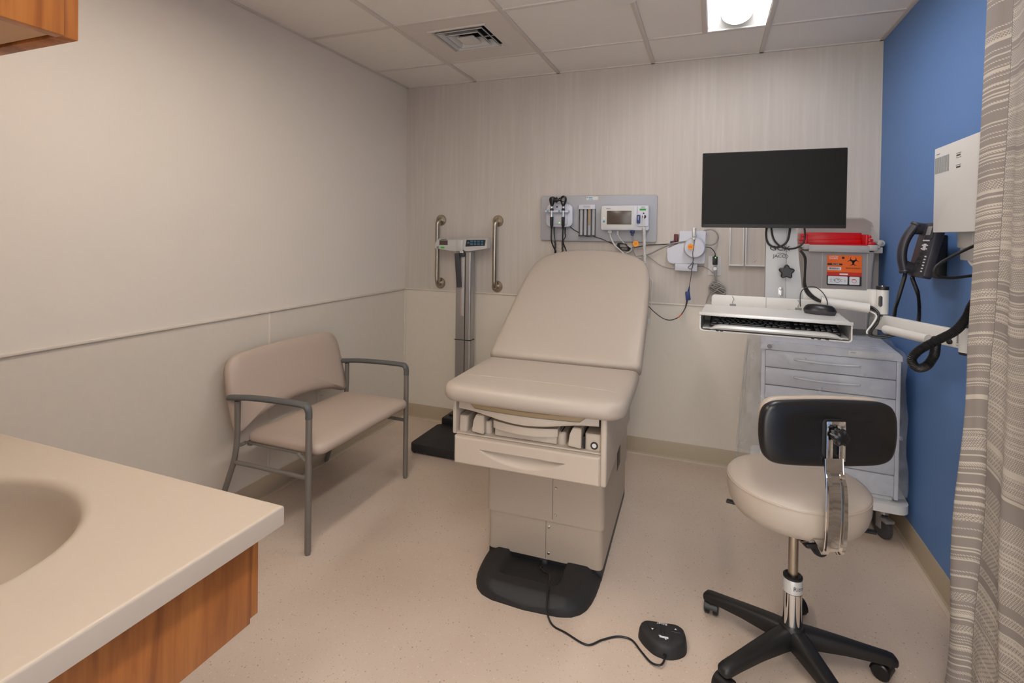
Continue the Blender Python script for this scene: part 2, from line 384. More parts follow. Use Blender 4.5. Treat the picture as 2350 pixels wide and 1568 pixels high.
for y in ys[1:-1]:
    cuts_ = [0]
    for lt_ in (lightA, lightB, fillC):
        if lt_[3]+.02 < y < lt_[2]-.02: cuts_ += [lt_[0]+.004, lt_[1]-.004]
    cuts_.append(W)
    for a_, b2 in zip(cuts_[::2], cuts_[1::2]): box(bm, (a_, y-.010, H-.003), (b2, y+.010, H+.006), .001)
box(bm, (2.071, A0-2*T2, H-.0045), (2.095, A0, H+.006), .001); box(bm, (.852, A0-4*T2, H-.004), (.876, A0-2*T2, H+.006), .001)
for a, b_ in (((0, YN, H-.004), (.02, 0, H+.006)), ((W-.02, YN, H-.004), (W, 0, H+.006)), ((0, -.014, H-.004), (W, 0, H+.006))): box(bm, a, b_, .001)
struct('trim_5', bm, 'tbar')

# wainscot sheets, cap rail and seams
WZ = .95
bm = B()
for y0, y1 in ((-1.279, 0), (-2.5, -1.283), (-3.22, -2.504)): box(bm, (0, y0, .09), (.003, y1, WZ-.004))
struct('trim_1', bm, 'wains', smooth=False)
bm = B(); box(bm, (0, YF, WZ-.006), (.012, 0, WZ+.006), .003); box(bm, (0, -1.288, .095), (.0065, -1.274, WZ-.004), .002); box(bm, (0, -2.509, .095), (.0065, -2.495, WZ-.004), .002)
box(bm, (0, -.012, .09), (.012, 0, WZ), .003)
struct('trim_2', bm, 'wains')
bm = B(); box(bm, (0, -.003, .09), (W, 0, WZ-.004)); struct('trim_3', bm, 'wains', smooth=False)
bm = B(); box(bm, (0, -.010, WZ-.005), (W, 0, WZ+.005), .003); struct('trim_4', bm, 'wains')
# vinyl cove base with its toe strip
def basebd(name, axis, a, b_, at, sgn):
    prof = [(0, .0), (.016, .0), (.015, .003), (.009, .008), (.0075, .018), (.007, .094), (.005, .098), (0, .098)]
    bm = B()
    loft(bm, [[Vector((at+sgn*d, t, z)) if axis == 'y' else Vector((t, at+sgn*d, z)) for d, z in prof] for t in (a, b_)], True)
    obj_ = struct(name, bm, 'base')
basebd('baseboard_left', 'y', YF, 0, 0, 1); basebd('baseboard_back', 'x', 0, W, 0, -1); basebd('baseboard_right', 'y', YN, 0, W, -1)
bm = B(); box(bm, (.014, YF, 0), (.034, -.014, .0025), .001); box(bm, (.014, -.034, 0), (W-.014, -.014, .0025), .001); box(bm, (W-.034, YN, 0), (W-.014, -.014, .0025), .001)
struct('trim_6', bm, 'cove')

# ================= CEILING FITTINGS =================
def ceiling_light(name, x0, x1, y0, y1, lens, label):
    t = thing(name, label, 'light', ((x0+x1)/2, (y0+y1)/2, H)); t['group'] = 'narrow recessed ceiling light fixtures'
    x0 += .012; x1 -= .012; y0 += .012; y1 -= .012; cx = (x0+x1)/2; d = .07; r = .068
    bm = B()   # white pan: sloping cheeks, end plates
    loft(bm, [[(x0, y0, H), (x1, y0, H), (x1, y1, H), (x0, y1, H)], [(x0, y0, H+.006), (x1, y0, H+.006), (x1, y1, H+.006), (x0, y1, H+.006)], [(cx-.085, y0+.06, H+d), (cx+.085, y0+.06, H+d), (cx+.085, y1-.06, H+d), (cx-.085, y1-.06, H+d)]], False)
    f = bm.faces.new([v for v in bm.verts if abs(v.co.z-H-d) < 1e-5])
    for a, b_ in (((x0-.004, y0, H-.002), (x0+.004, y1, H+.004)), ((x1-.004, y0, H-.002), (x1+.004, y1, H+.004)), ((x0, y0-.004, H-.002), (x1, y0+.004, H+.004)), ((x0, y1-.004, H-.002), (x1, y1+.004, H+.004))): box(bm, a, b_)
    obj('housing', bm, 'white', t)
    bm = B()   # rounded diffuser with closed ends
    n = 16
    ring = lambda y, s: [(cx+r*s*math.cos(PI+PI*k/n), y, H+d-.003+r*s*.85*math.sin(PI+PI*k/n)) for k in range(n+1)]
    loft(bm, [ring(y1-.05, .98), ring(y1-.055, 1), ring(y0+.055, 1), ring(y0+.05, .98)], True)
    obj('diffuser', bm, lens, t, label='glowing white diffuser')
    for y in (y0+.045, y1-.045-.004):
        bm = B(); prism(bm, [(r*1.12*math.cos(PI+PI*k/n), -r*.98*math.sin(PI+PI*k/n)-.0) for k in range(n+1)], frame((cx, y, H+d-.002), (1, 0, 0), (0, 0, -1)), -.002, .002)
        obj('end_cap', bm, 'alulight', t)
    return t
ceiling_light('ceiling_light', lightA[0], lightA[1], lightA[3], lightA[2], 'lens', 'narrow recessed ceiling light with white diffuser, above the screen')
ceiling_light('ceiling_light', lightB[0], lightB[1], lightB[3], lightB[2], 'lensB', 'narrow recessed ceiling light nearer the painted left wall')
ceiling_light('ceiling_light', fillC[0], fillC[1], fillC[3], fillC[2], 'lensFill', 'added fill light out of view over the doorway, built as a narrow recessed ceiling light')

t = thing('ceiling_vent', 'square white louvred air diffuser set in a ceiling tile', 'vent', (G0+T2/2, A0-T2/2, H))
bm = B(); vx, vy = G0+T2/2, A0-T2/2-.02
o0, o1 = .292, .15
def sq(h, z): return [(vx-h, vy-h, z), (vx+h, vy-h, z), (vx+h, vy+h, z), (vx-h, vy+h, z)]
loft(bm, [[(vx-.297, vy+.02-.297, H+.006), (vx+.297, vy+.02-.297, H+.006), (vx+.297, vy+.02+.297, H+.006), (vx-.297, vy+.02+.297, H+.006)], [(vx-.297, vy+.02-.297, H-.001), (vx+.297, vy+.02-.297, H-.001), (vx+.297, vy+.02+.297, H-.001), (vx-.297, vy+.02+.297, H-.001)], sq(.172, H-.001), sq(.168, H-.006), sq(.158, H-.006), sq(.15, H+.012)], False)
obj('face_plate', bm, 'tbar', t, ang=20)
bm = B(); loft(bm, [sq(.152, H+.01), sq(.152, H+.12)], False); bm.faces.new([bm.verts.new(p) for p in sq(.152, H+.12)])
obj('duct_collar', bm, 'dgrey', t, label='dark recess above the louvres')
for h0, h1, z0 in ((.135, .108, .001), (.095, .068, .003)):
    bm = B(); loft(bm, [sq(h0, H-z0-.006), sq(h0+.002, H-z0-.004), sq(h1, H+.03), sq(h1-.003, H+.028), sq(h0-.004, H-z0-.007)], False, closed=True); obj('louvre', bm, 'white', t, ang=20)
bm = B(); loft(bm, [sq(.05, H-.008), sq(.05, H-.004), sq(.03, H+.01)], True); obj('centre_plate', bm, 'white', t, ang=20)
bm = B()
for a in ((.02, 0), (0, .06)): pass
for px, py, qx, qy in ((-.01, .04, -.01, .15), (.03, .02, .15, .02), (-.14, -.02, -.04, -.02)): bm = B(); cyl(bm, (vx+px, vy+py, H+.012), (vx+qx, vy+qy, H+.012), .0035, seg=8); obj('bracket', bm, 'alulight', t)

bm = B(); lathe(bm, (1.748, -1.008, H-.004), (0, 0, -1), [(.078, 0), (.078, .008), (.07, .018), (.03, .024), (.001, .025)], 32)
tag(obj('smoke_detector', bm, 'offwhite'), 'round white low ceiling detector at the top edge, between vent and light', 'smoke detector')

# ================= COUNTER, CABINETS =================
CX = 1.415; CY = -2.614; CT = .866; CB = .831; sx0, sy0, ra, rb = .95, -2.93, .256, .211
t = thing('countertop', 'cream solid surface countertop with a moulded oval sink basin', 'countertop', (.7, -2.92, CB))
bm = B(); N = 96; x0c, x1c, y0c, y1c = .004, CX, YF+.004, CY
def rectray(a):
    dx, dy = math.cos(a), math.sin(a); k = []
    if dx > 1e-9: k.append((x1c-sx0)/dx)
    if dx < -1e-9: k.append((x0c-sx0)/dx)
    if dy > 1e-9: k.append((y1c-sy0)/dy)
    if dy < -1e-9: k.append((y0c-sy0)/dy)
    s = min(k); return (sx0+dx*s, sy0+dy*s)
angs = sorted([2*PI*k/N for k in range(N)] + [math.atan2(y-sy0, x-sx0) % (2*PI) for x in (x0c, x1c) for y in (y0c, y1c)])
outer = [rectray(a) for a in angs]
ell = lambda s, z: [(sx0+ra*s*math.cos(math.atan2(math.sin(a)/rb, math.cos(a)/ra)), sy0+rb*s*math.sin(math.atan2(math.sin(a)/rb, math.cos(a)/ra)), z) for a in angs]
def inset(p, d, z): return (min(max(p[0], x0c+d), x1c-d), min(max(p[1], y0c+d), y1c-d), z)
loft(bm, [[inset(p, 0, CB) for p in outer], [inset(p, 0, CT-.004) for p in outer], [inset(p, .0012, CT-.0012) for p in outer], [inset(p, .004, CT) for p in outer], [inset(p, .007, CT) for p in outer], ell(1.08, CT), ell(1.06, CT), ell(1.03, CT-.0015), ell(1.0, CT-.006), ell(.98, CT-.013), ell(.95, CT-.035), ell(.90, CT-.07), ell(.80, CT-.105), ell(.6, CT-.128), ell(.35, CT-.138), ell(.09, CT-.142)], False)
obj('slab', bm, 'counter', t, ang=50)
bm = B(); lathe(bm, (sx0, sy0, CT-.146), (0, 0, 1), [(.026, 0), (.026, .004), (.02, .006), (.018, .002), (.001, .002)], 24); obj('drain', bm, 'chrome', t)
t = thing('sink_cabinet', 'maple apron cabinet below the cream countertop, open underneath', 'cabinet', (.7, -2.92, .66))
bm = B(); box(bm, (.03, -2.653, .672), (1.376, -2.634, CB-.001), .001); obj('front_rail', bm, 'wood', t)
bm = B(); box(bm, (1.362, YF+.005, .668), (1.381, -2.655, CB-.001), .001); obj('end_panel', bm, 'wood', t)
bm = B(); box(bm, (.004, YF+.005, .02), (.022, -2.655, CB-.001), .001); obj('side_panel', bm, 'wood', t)
t = thing('upper_cabinet', 'maple wall cabinet with pale underside in the top left corner', 'cabinet', (.7, -3.06, 1.6))
ux, uy, uz = 1.36, -2.909, 1.607
bm = B(); box(bm, (.01, YF+.004, uz+.018), (ux-.018, uy-.021, H-.35), .001); obj('carcass', bm, 'woodlight', t)
bm = B(); box(bm, (ux-.018, YF+.004, uz), (ux, uy-.0205, H-.35), .001); obj('end_panel', bm, 'wood', t)
bm = B(); box(bm, (.012, YF+.006, uz+.004), (ux-.019, uy-.022, uz+.017), .001); obj('bottom_panel', bm, 'woodlight', t, label='pale maple underside')
for x0 in (.012, .46, .908):
    bm = B(); box(bm, (x0, uy-.02, uz+.001), (x0+.444, uy, H-.352), .0015); d = obj('door', bm, 'wood', t)

# ================= EXAM TABLE =================
XT = Matrix.Translation((1.514, -1.33, 0)) @ Matrix.Rotation(math.radians(1.7), 4, 'Z')
t = thing('exam_table', 'beige powered examination table with raised backrest and black base', 'examination table', (1.514, -1.33, 0), math.radians(1.7))
def ob(name, bm, m, p=None, **k): return obj(name, bm, m, p or t, local=True, **k)
# base plate with toe well, built as a height field over its outline
bm = B()
def bx0(y):   # half-width of the toe plate at y
    pts = [(.03, .240), (-.02, .240), (-.08, .236), (-.13, .229), (-.17, .218), (-.2, .2), (-.225, .17), (-.24, .12), (-.247, .0)]
    for (a, wa), (b_, wb) in zip(pts, pts[1:]):
        if y <= a and y >= b_: return wa+(wb-wa)*(a-y)/(a-b_)
    return .24 if y > 0 else 0
ny, nx = 34, 44; grid = []
for j in range(ny+1):
    y = .03-(.277)*(1-(1-j/ny)**1.15) if False else .03-.2765*j/ny
    row = []
    hw = max(bx0(y), .004)
    for i in range(nx+1):
        u = -1+2*i/nx; x = u*hw
        edge = min(1-abs(u), 1)*hw; front = (y+.2475)
        d = min(edge, max(front, 0)*1.2); z = .012+.042*min(1, d/.055)**.6
        # the toe well in the middle
        wx = max(0, 1-(abs(x+.015)/.125)**6); wy = max(0, min(1, (y+.155)/.03)) if y > -.155 else 0
        z -= .03*min(1, wx*1.3)*wy
        row.append(bm.verts.new((x-.004, y, max(z, .004))))
    grid.append(row)
for j in range(ny):
    for i in range(nx): bm.faces.new((grid[j][i], grid[j][i+1], grid[j+1][i+1], grid[j+1][i]))
rim = [grid[0][i] for i in range(nx+1)] + [grid[j][nx] for j in range(1, ny+1)] + [grid[ny][i] for i in range(nx-1, -1, -1)] + [grid[j][0] for j in range(ny-1, 0, -1)]
low = [bm.verts.new((v.co.x, v.co.y, 0)) for v in rim]
for i in range(len(rim)): k = (i+1) % len(rim); bm.faces.new((rim[i], rim[k], low[k], low[i]))
bm.faces.new(low)
ob('toe_plate', bm, 'rubber', ang=60)
bm = B(); box(bm, (-.237, .004, 0), (.239, .735, .046), .004); ob('plinth', bm, 'black')
bm = B(); lathe(bm, (.008, .004, .03), (0, -1, 0), [(.011, 0), (.011, .006), (.007, .008), (.001, .008)], 12); box(bm, (-.012, -.001, .036), (.02, .01, .052), .002); ob('cord_socket', bm, 'dgrey')
def shell(name, x0, x1, y0, y1, z0, z1, r=.022):
    bm = B(); pts = rrect(x1-x0, y1-y0, r, 5, (x0+x1)/2, (y0+y1)/2)
    loft(bm, [[(x, y, z0) for x, y in pts], [(x, y, z1) for x, y in pts]], True); return ob(name, bm, 'tmetal')
lo = shell('lower_skirt', -.240, .241, -.002, .736, .046, .215)
up = shell('upper_skirt', -.247, .247, -.009, .742, .207, .50)
for (x, z), p, yy in (((.053, .345), up, -.009), ((.052, .236), up, -.009), ((.024, .18), lo, -.002), ((.024, .072), lo, -.002)):
    bm = B(); lathe(bm, (x, yy, z), (0, -1, 0), [(.006, 0), (.006, .001), (.004, .0028), (.001, .003)], 12); ob('screw', bm, 'chrome', p)
for x, z0, z1, p, yy in ((.04, .217, .40, up, -.0095), (.012, .05, .206, lo, -.0025)):
    bm = B(); box(bm, (x-.0007, yy, z0), (x+.0007, yy+.001, z1)); ob('panel_joint', bm, 'dgrey', p)
# upper cabinet body
bm = B()
box(bm, (-.318, -.2, .585), (-.302, .50, .745), .006); box(bm, (-.302, .0, .50), (.26, .50, .735), .003)
box(bm, (-.302, -.20, .588), (.262, .02, .594), .001)
ob('body', bm, 'tplastic')
bm = B(); prism(bm, rrect(.27, .70, .006, 3), Matrix(((0, 0, 1, 0), (1, 0, 0, .35), (0, 1, 0, .595), (0, 0, 0, 1))) @ Matrix.Identity(4), .26, .287) if False else box(bm, (.262, -.222, .483), (.285, .50, .745), .008, 3); ob('side_panel', bm, 'tplastic')
bm = B(); box(bm, (.262, -.205, .745), (.285, -.17, .752)); ob('hinge_tab', bm, 'tan')
# recess back wall and its furniture
bm = B(); box(bm, (-.302, -.06, .594), (.262, -.04, .735)); ob('recess_back', bm, 'dgrey')
def pod(name, x0, x1, y0, y1, z0, z1, lean=.0, r=.012, m='tplastic'):
    bm = B(); n = 5; c = ((x0+x1)/2, (y0+y1)/2)
    rings = [[(x+(0 if z == z0 else lean), y, z) for x, y in rrect(x1-x0-(2*ins), y1-y0-2*ins, r, n, *c)] for ins, z in ((0, z0), (0, z1-.004), (.003, z1))]
    loft(bm, rings, True); return ob(name, bm, m)
pod('stirrup_housing', -.300, -.262, -.185, -.05, .594, .655, .003); pod('stirrup_housing', .200, .2615, -.185, -.05, .594, .652)
pod('post', -.196, -.166, -.175, -.05, .594, .643, r=.014); pod('post', .094, .128, -.175, -.05, .594, .640, r=.016)
for xa, xb in ((-.236, -.186), (.142, .190)):
    bm = B(); P = [(xa, .603), (xb, .598), (xb, .672), (xa+.018, .672), (xa+.006, .648)]
    loft(bm, [[(x, y, z) for x, z in P] for y in (-.20, -.193, -.06)], True); bmesh.ops.bevel(bm, geom=bm.edges[:], offset=.003, segments=2, affect='EDGES'); ob('stirrup_tab', bm, 'tplastic')
bm = B(); box(bm, (.194, -.186, .596), (.20, -.05, .64)); ob('slot', bm, 'black')
bm = B(); lathe(bm, (.235, -.186, .612), (0, -1, 0), [(.0135, -.002), (.0135, .002), (.0095, .002), (.0095, -.001)], 20); lathe(bm, (.235, -.186, .612), (0, -1, 0), [(.008, -.002), (.008, .0015), (.001, .002)], 16, 1)
obj('outlet', bm, ['black', 'offwhite'], t, local=True, label='black ringed power socket')
bm = B(); prof = [(-.146, 0), (-.142, -.003), (0-.02, -.012), (.099, -.003), (.103, 0)]
box(bm, (-.145, -.187, .597), (.097, -.05, .627), .002); box(bm, (.01, -.1885, .612), (.056, -.187, .625)); dr = ob('pan_drawer', bm, 'tplastic')
bm = B(); top = []
arc = [(-.149+.252*k/16, -.196-.018*math.sin(PI*k/16)) for k in range(17)]
loft(bm, [[(x, y, z-.004*math.sin(PI*(x+.149)/.252)) for x, y in arc]+[(.103, -.15, z), (-.149, -.15, z)] for z in (.628, .657)], True); bmesh.ops.bevel(bm, geom=bm.edges[:], offset=.0015, segments=1, affect='EDGES'); ob('handle', bm, 'tplastic', dr)
# pull-out tray (leg rest) with tan pad
bm = B()
def trayedge(x): return -.202-.028*math.sin(PI*min(max((x+.285)/.54, 0), 1))
nn = 24; X_ = [-.288+.542*k/nn for k in range(nn+1)]
loz = lambda x: .688-.022*max(0, math.sin(PI*min(max((x+.24)/.44, 0), 1)))**1.5
R_ = []
for k, (dz, dy) in enumerate(((0, 0), (.012, -.004), (.03, 0))):
    R_.append([Vector((x, trayedge(x)+dy, loz(x) if k == 0 else (loz(x)*.6+.7*.4 if k == 1 else .716 if (x < -.24 or x > .2) else .698))) for x in X_])
rows = [[bm.verts.new(p) for p in r] for r in R_] + [[bm.verts.new((x, -.06, R_[2][i].z)) for i, x in enumerate(X_)]]
rows = [[bm.verts.new((x, -.06, R_[0][i].z)) for i, x in enumerate(X_)]] + rows
for a, b_ in zip(rows, rows[1:]):
    for i in range(nn): bm.faces.new((a[i], a[i+1], b_[i+1], b_[i]))
ft = ob('footrest_tray', bm, 'tplastic')
bm = B(); arcp = [(-.238+.44*k/20, trayedge(-.238+.44*k/20)+.0035) for k in range(21)]
loft(bm, [[(x, y+dy, z) for x, y in arcp]+[(.202, -.06, z), (-.238, -.06, z)] for z, dy in ((.6985, 0), (.714, -.001), (.722, .008), (.724, .02))], True); ob('pad', bm, 'tan', ft, label='tan padded insert')
# big front drawer with its scooped pull
bm = B(); x0, x1, z0, z1 = -.3, .262, .482, .586; nx_, nz_ = 110, 52; G = []
for j in range(nz_+1):
    z = z0+(z1-z0)*j/nz_; row = []
    for i in range(nx_+1):
        x = x0+(x1-x0)*i/nx_; y = -.222
        s = (x+.028)/.165
        if abs(s) < 1:
            topz = .5465-.001*s; botz = topz-.046*(1-s*s)**.9
            if z < topz and z > botz: y += .030*math.sin(PI*min(1, ((z-botz)/(max(topz-botz, 1e-4))))*.5)*(1-s*s)**.4
        e = min(x-x0, x1-x, z-z0, z1-z); y += .006*(1-min(1, e/.007))**2
        row.append(bm.verts.new((x, y, z)))
    G.append(row)
for j in range(nz_):
    for i in range(nx_): bm.faces.new((G[j][i], G[j][i+1], G[j+1][i+1], G[j+1][i]))
rim = G[0][:]+[G[j][-1] for j in range(1, nz_+1)]+G[-1][-2::-1]+[G[j][0] for j in range(nz_-1, 0, -1)]
bk = [bm.verts.new((v.co.x, -.02, v.co.z)) for v in rim]
for i in range(len(rim)): k = (i+1) % len(rim); bm.faces.new((rim[i], rim[k], bk[k], bk[i]))
bm.faces.new(bk); ob('drawer', bm, 'tplastic', ang=40)
bm = B(); box(bm, (.2852, .055, .425), (.2864, .145, .497), .0005); ob('data_plate', bm, 'black')
# seat cushion
def dome(x): return 0
xh = .352
def seat_outline():
    pts = []
    for i in range(9): a = -PI/2+PI/2*i/8; pts.append((xh-.075+.075*math.cos(a), -.18+.085*math.sin(a)))
    pts += [(xh, -.05), (xh, .1), (xh-.002, .235)]
    pts += [(xh-.03, .247), (.2, .248), (0, .249), (-.2, .25), (-xh+.03, .25)]
    pts += [(-xh+.002, .24), (-xh, .1), (-xh, -.05)]
    for i in range(9): a = PI+PI/2*i/8; pts.append((-xh+.075+.075*math.cos(a), -.18+.085*math.sin(a)))
    pts += [(-.15, -.275), (0, -.279), (.15, -.275)]
    return pts
bm = B(); SO = seat_outline()
pillow(bm, SO, [(.03, .727), (.012, .731), (.003, .742), (0, .757), (.003, .772), (.010, .783), (.022, .790), (.05, .794), (.15, .797)], Matrix.Identity(4))
se = ob('seat_cushion', bm, 'vinyl', ang=80)
bm = B(); tube(bm, [(-.345, -.098, .7785), (-.335, -.10, .786), (-.30, -.104, .7925), (-.2, -.106, .7955), (0, -.11, .797), (.2, -.114, .7955), (.29, -.122, .7925), (.325, -.15, .786), (.345, -.2, .775)], .0018, 6); ob('seam', bm, 'vinylb', se)
bm = B(); box(bm, (-.29, -.1, .715), (.27, .48, .735), .004); ob('seat_frame', bm, 'dgrey')
# backrest cushion, raised
aa = math.radians(32.5)
half = [(0, .010), (.2, .010), (.33, .012), (.351, .028), (.352, .2), (.350, .4), (.346, .58), (.340, .68), (.328, .755), (.303, .815), (.262, .858), (.2, .893), (.1, .920), (0, .928)]
ol = half + [(-x, y) for x, y in half[-2:0:-1]]
BT = Matrix.Translation((0, .248, .792)) @ Matrix.Rotation(aa, 4, 'X')
bm = B(); pillow(bm, ol, [(.03, -.072), (.008, -.07), (0, -.058), (-.003, -.035), (0, -.016), (.009, -.004), (.025, .001), (.07, .004), (.16, .005)], BT)
bc = ob('back_cushion', bm, 'vinyl', ang=80)
bm = B(); box(bm, (-.24, .05, -.092), (.24, .8, -.073), .006, M4=BT); ob('back_frame', bm, 'dgrey')
bm = B(); box(bm, (-.2, .3, .50), (-.14, .44, .735), .004); box(bm, (.14, .3, .50), (.2, .44, .735), .004); cyl(bm, (-.1, .40, .62), BT @ Vector((-.1, .45, -.085)), .014); cyl(bm, (.1, .40, .62), BT @ Vector((.1, .45, -.085)), .014); ob('lift_strut', bm, 'alu')

# foot pedal
t = thing('foot_pedal', 'black foot control pad with a cord, on the floor before the exam table', 'foot control', (2.0, -1.55, 0))
po = [(1.925, -1.548), (1.928, -1.526), (1.941, -1.509), (1.962, -1.502), (1.998, -1.497), (2.04, -1.49), (2.062, -1.498), (2.073, -1.512), (2.079, -1.539), (2.077, -1.567), (2.064, -1.587), (2.041, -1.604), (2.015, -1.611), (1.98, -1.605), (1.949, -1.582), (1.933, -1.564)][::-1]
po = [tuple(p)[:2] for p in smoothpts([(*p, 0) for p in po+[po[0]]], 4)][:-1]
cxp, cyp = 2.004, -1.552
po = [(cxp+(x-cxp)*1.02, cyp+(y-cyp)*1.04) for x, y in po]
bm = B(); pillow(bm, po, [(0, 0), (0, .008), (.003, .028), (.006, .036), (.012, .0405), (.03, .0415)], Matrix.Identity(4)); pb = obj('pad_housing', bm, 'rubber', t, ang=80)
def pf(x, y, a, z=.0405): return Matrix.Translation((x, y, z)) @ Matrix.Rotation(a, 4, 'Z')
ra_ = math.radians(187)
for dx, up_ in ((-.038, 1), (.042, -1)):
    bm = B(); pos = pf(2.0045+dx*.92, -1.538+dx*.25, ra_) @ Matrix.Scale(.85, 4); prism(bm, [(-.018, -.012*up_), (.018, -.012*up_), (.004, .014*up_), (-.004, .014*up_)], pos, 0, .003); bmesh.ops.bevel(bm, geom=bm.edges[:], offset=.001, segments=1, affect='EDGES'); bt = obj('button', bm, 'black', t)
    bm = B(); prism(bm, [(-.005, .001*up_), (.005, .001*up_), (0, .009*up_)], pos, .0031, .0034); obj('arrow_mark', bm, 'wink', bt)
for dx in (-.006, .004):
    bm = B(); box(bm, (-.002, -.018, 0), (.002, .018, .003), .001, M4=pf(2.004+dx, -1.540, ra_)); obj('ridge', bm, 'black', t)
text('lettering', 'Ritter', .0145, 'wink', t, pf(1.998, -1.5125, ra_, .0412))
bm = B(); M_ = pf(2.008, -1.573, math.radians(5), .0416); box(bm, (-.013, -.004, 0), (.015, .004, .0004), M4=M_); box(bm, (-.016, .003, 0), (-.008, .006, .0004), M4=M_); box(bm, (.0, -.012, 0), (.003, -.004, .0004), M4=M_ @ Matrix.Rotation(.6, 4, 'Z')); obj('symbol', bm, 'wink', t)
bm = B(); tube(bm, [(1.522, -1.365, .032), (1.524, -1.39, .045), (1.55, -1.42, .052), (1.575, -1.44, .058), (1.59, -1.50, .062), (1.603, -1.56, .060), (1.614, -1.595, .030), (1.640, -1.612, .004), (1.69, -1.628, .004), (1.769, -1.652, .004), (1.813, -1.612, .004), (1.859, -1.578, .004), (1.904, -1.575, .004), (1.94, -1.612, .004), (1.975, -1.648, .006), (2.002, -1.655, .010), (2.014, -1.638, .012), (2.016, -1.60, .014)], .0032, 8, 8); obj('cord', bm, 'cable', t)
bm = B(); cyl(bm, (2.016, -1.617, .0135), (2.016, -1.585, .015), .0055, .007, 12); obj('strain_relief', bm, 'black', t)

# ================= TWO-SEAT BENCH CHAIR =================
t = thing('bench_chair', 'wide grey-framed waiting chair with beige padded seat and back', 'chair', (.32, -1.237, 0))
for y in (-1.612, -.862):
    bm = B(); tube(bm, [(.564, y, .012), (.564, y, .60)], .0135, 16, smooth=False); tube(bm, [(.564, y, .0), (.564, y, .014)], .0115, 12, smooth=False); obj('leg', bm, 'frame', t)
    bm = B(); tube(bm, [(.022, y, .012), (.035, y, .05), (.12, y, .268), (.138, y, .315), (.150, y, .36), (.160, y, .44), (.162, y, .60)], .0125, 16, 5); tube(bm, [(.0185, y, 0), (.022, y, .014)], .011, 12, smooth=False); obj('leg', bm, 'frame', t)
    bm = B(); tube(bm, [(.140, y, .323), (.3, y, .323), (.552, y, .323)], .0095, 12, smooth=False); obj('side_rail', bm, 'frame', t)
    bm = B(); tube(bm, [(.155, y, .405), (.165, y+(.012 if y < -1 else -.012), .398), (.19, y+(.02 if y < -1 else -.02), .41)], .008, 10); obj('gusset', bm, 'frame', t)
    bm = B(); tube(bm, [(.552, y, .392), (.53, y, .405), (.50, y+(.01 if y < -1 else -.01), .413)], .007, 10); obj('gusset', bm, 'frame', t)
    bm = B(); tube(bm, [(.563, y, .575), (.563, y, .602), (.555, y, .622), (.53, y, .630), (.4, y, .630), (.25, y, .624), (.16, y, .615), (.122, y, .611), (.112, y, .609)], lambda s: (.0145, .0145) if s < .15 else ((.020, .0125) if .3 < s < .97 else (.018, .013)), 16, 6, flat=(0, 1, 0)); obj('armrest', bm, 'armpad', t, label='dark grey armrest')
bm = B(); box(bm, (.18, -1.585, .400), (.555, -.89, .411), .003); box(bm, (.19, -1.585, .394), (.21, -.89, .40)); box(bm, (.53, -1.585, .394), (.545, -.89, .40)); obj('seat_frame', bm, 'frame', t)
so = rrect(.43, .695, .045, 6, .388, -1.237)
bm = B(); pillow(bm, so, [(.02, .409), (.004, .412), (-.001, .424), (0, .438), (.007, .449), (.022, .456), (.06, .461), (.12, .4635)], Matrix.Identity(4)); obj('seat_cushion', bm, 'vinylb', t, ang=80)
# back: local x along the wall, local y up the lean
BK = frame((.155, -1.237, .44), (0, 1, 0), (-.26, 0, 1))
half = [(0, .075), (.15, .065), (.27, .04), (.34, .012), (.362, .015), (.375, .04), (.378, .15), (.372, .27), (.36, .315), (.335, .345), (.29, .357), (.15, .366), (0, .368)]
ol = half+[(-x, y) for x, y in half[-2:0:-1]]
ol = [tuple(p)[:2] for p in smoothpts([(*p, 0) for p in ol+[ol[0]]], 3)][:-1]
bm = B(); pillow(bm, ol, [(.02, -.022), (.003, -.02), (-.001, -.005), (0, .008), (.008, .02), (.03, .027), (.06, .03)], BK)
for v in bm.verts: v.co.x -= .02*(1-((v.co.y+1.237)/.4)**2)*0
obj('back_cushion', bm, 'vinylb', t, ang=80)

# ================= SCALE AND GRAB BARS =================
t = thing('physician_scale', 'silver column weighing scale with black platform against the back wall', 'scale', (.55, -.25, 0))
bm = B(); slab(bm, .36, .37, .052, .03, Matrix.Translation((.587, -.385, .010)), .006); obj('platform', bm, 'rubber', t, label='black rubber platform')
bm = B(); bm.free()
for x in (.43, .745):
    for y in (-.54, -.23): bm = B(); cyl(bm, (x, y, 0), (x, y, .012), .014); obj('foot', bm, 'black', t)
bm = B(); box(bm, (.43, -.205, .012), (.70, -.04, .105), .01); box(bm, (.46, -.15, .105), (.64, -.05, .115), .004); obj('column_foot', bm, 'black', t)
bm = B(); px = .546
def col(z0, z1, w): slab(bm, w, .062, z1-z0, .014, Matrix.Translation((px, -.10, z0)))
col(.11, .632, .122); col(.636, 1.24, .118); obj('column', bm, 'alu', t)
bm = B(); box(bm, (px+.014, -.1325, .112), (px+.019, -.13, 1.235)); box(bm, (px-.061, -.1322, .631), (px+.062, -.07, .6365)); obj('groove', bm, 'ink', t)
bm = B(); box(bm, (px-.016, -.1335, .80), (px+.008, -.131, 1.235), .0005)
rl = obj('ruler', bm, 'alulight', t)
bm = B()
for k in range(58): z = .803+k*.0074; box(bm, (px-.0145, -.1345, z), (px-.0145+(.010 if k % 5 == 0 else .006), -.1334, z+.0016))
obj('graduations', bm, 'redp', rl)
bm = B(); P = [(.333, 1.262), (.333, 1.308), (.345, 1.330), (.73, 1.340), (.728, 1.270), (.60, 1.247), (.49, 1.244)]
loft(bm, [[(x, y, z if y > -.12 else z-.012*(z > 1.3)) for x, z in P] for y in (-.09, -.115, -.142, -.146)], True); hd = obj('display_head', bm, 'alulight', t, ang=20)
HF = frame((.532, -.146, 1.29), (1, 0, .0), (0, 0, 1))
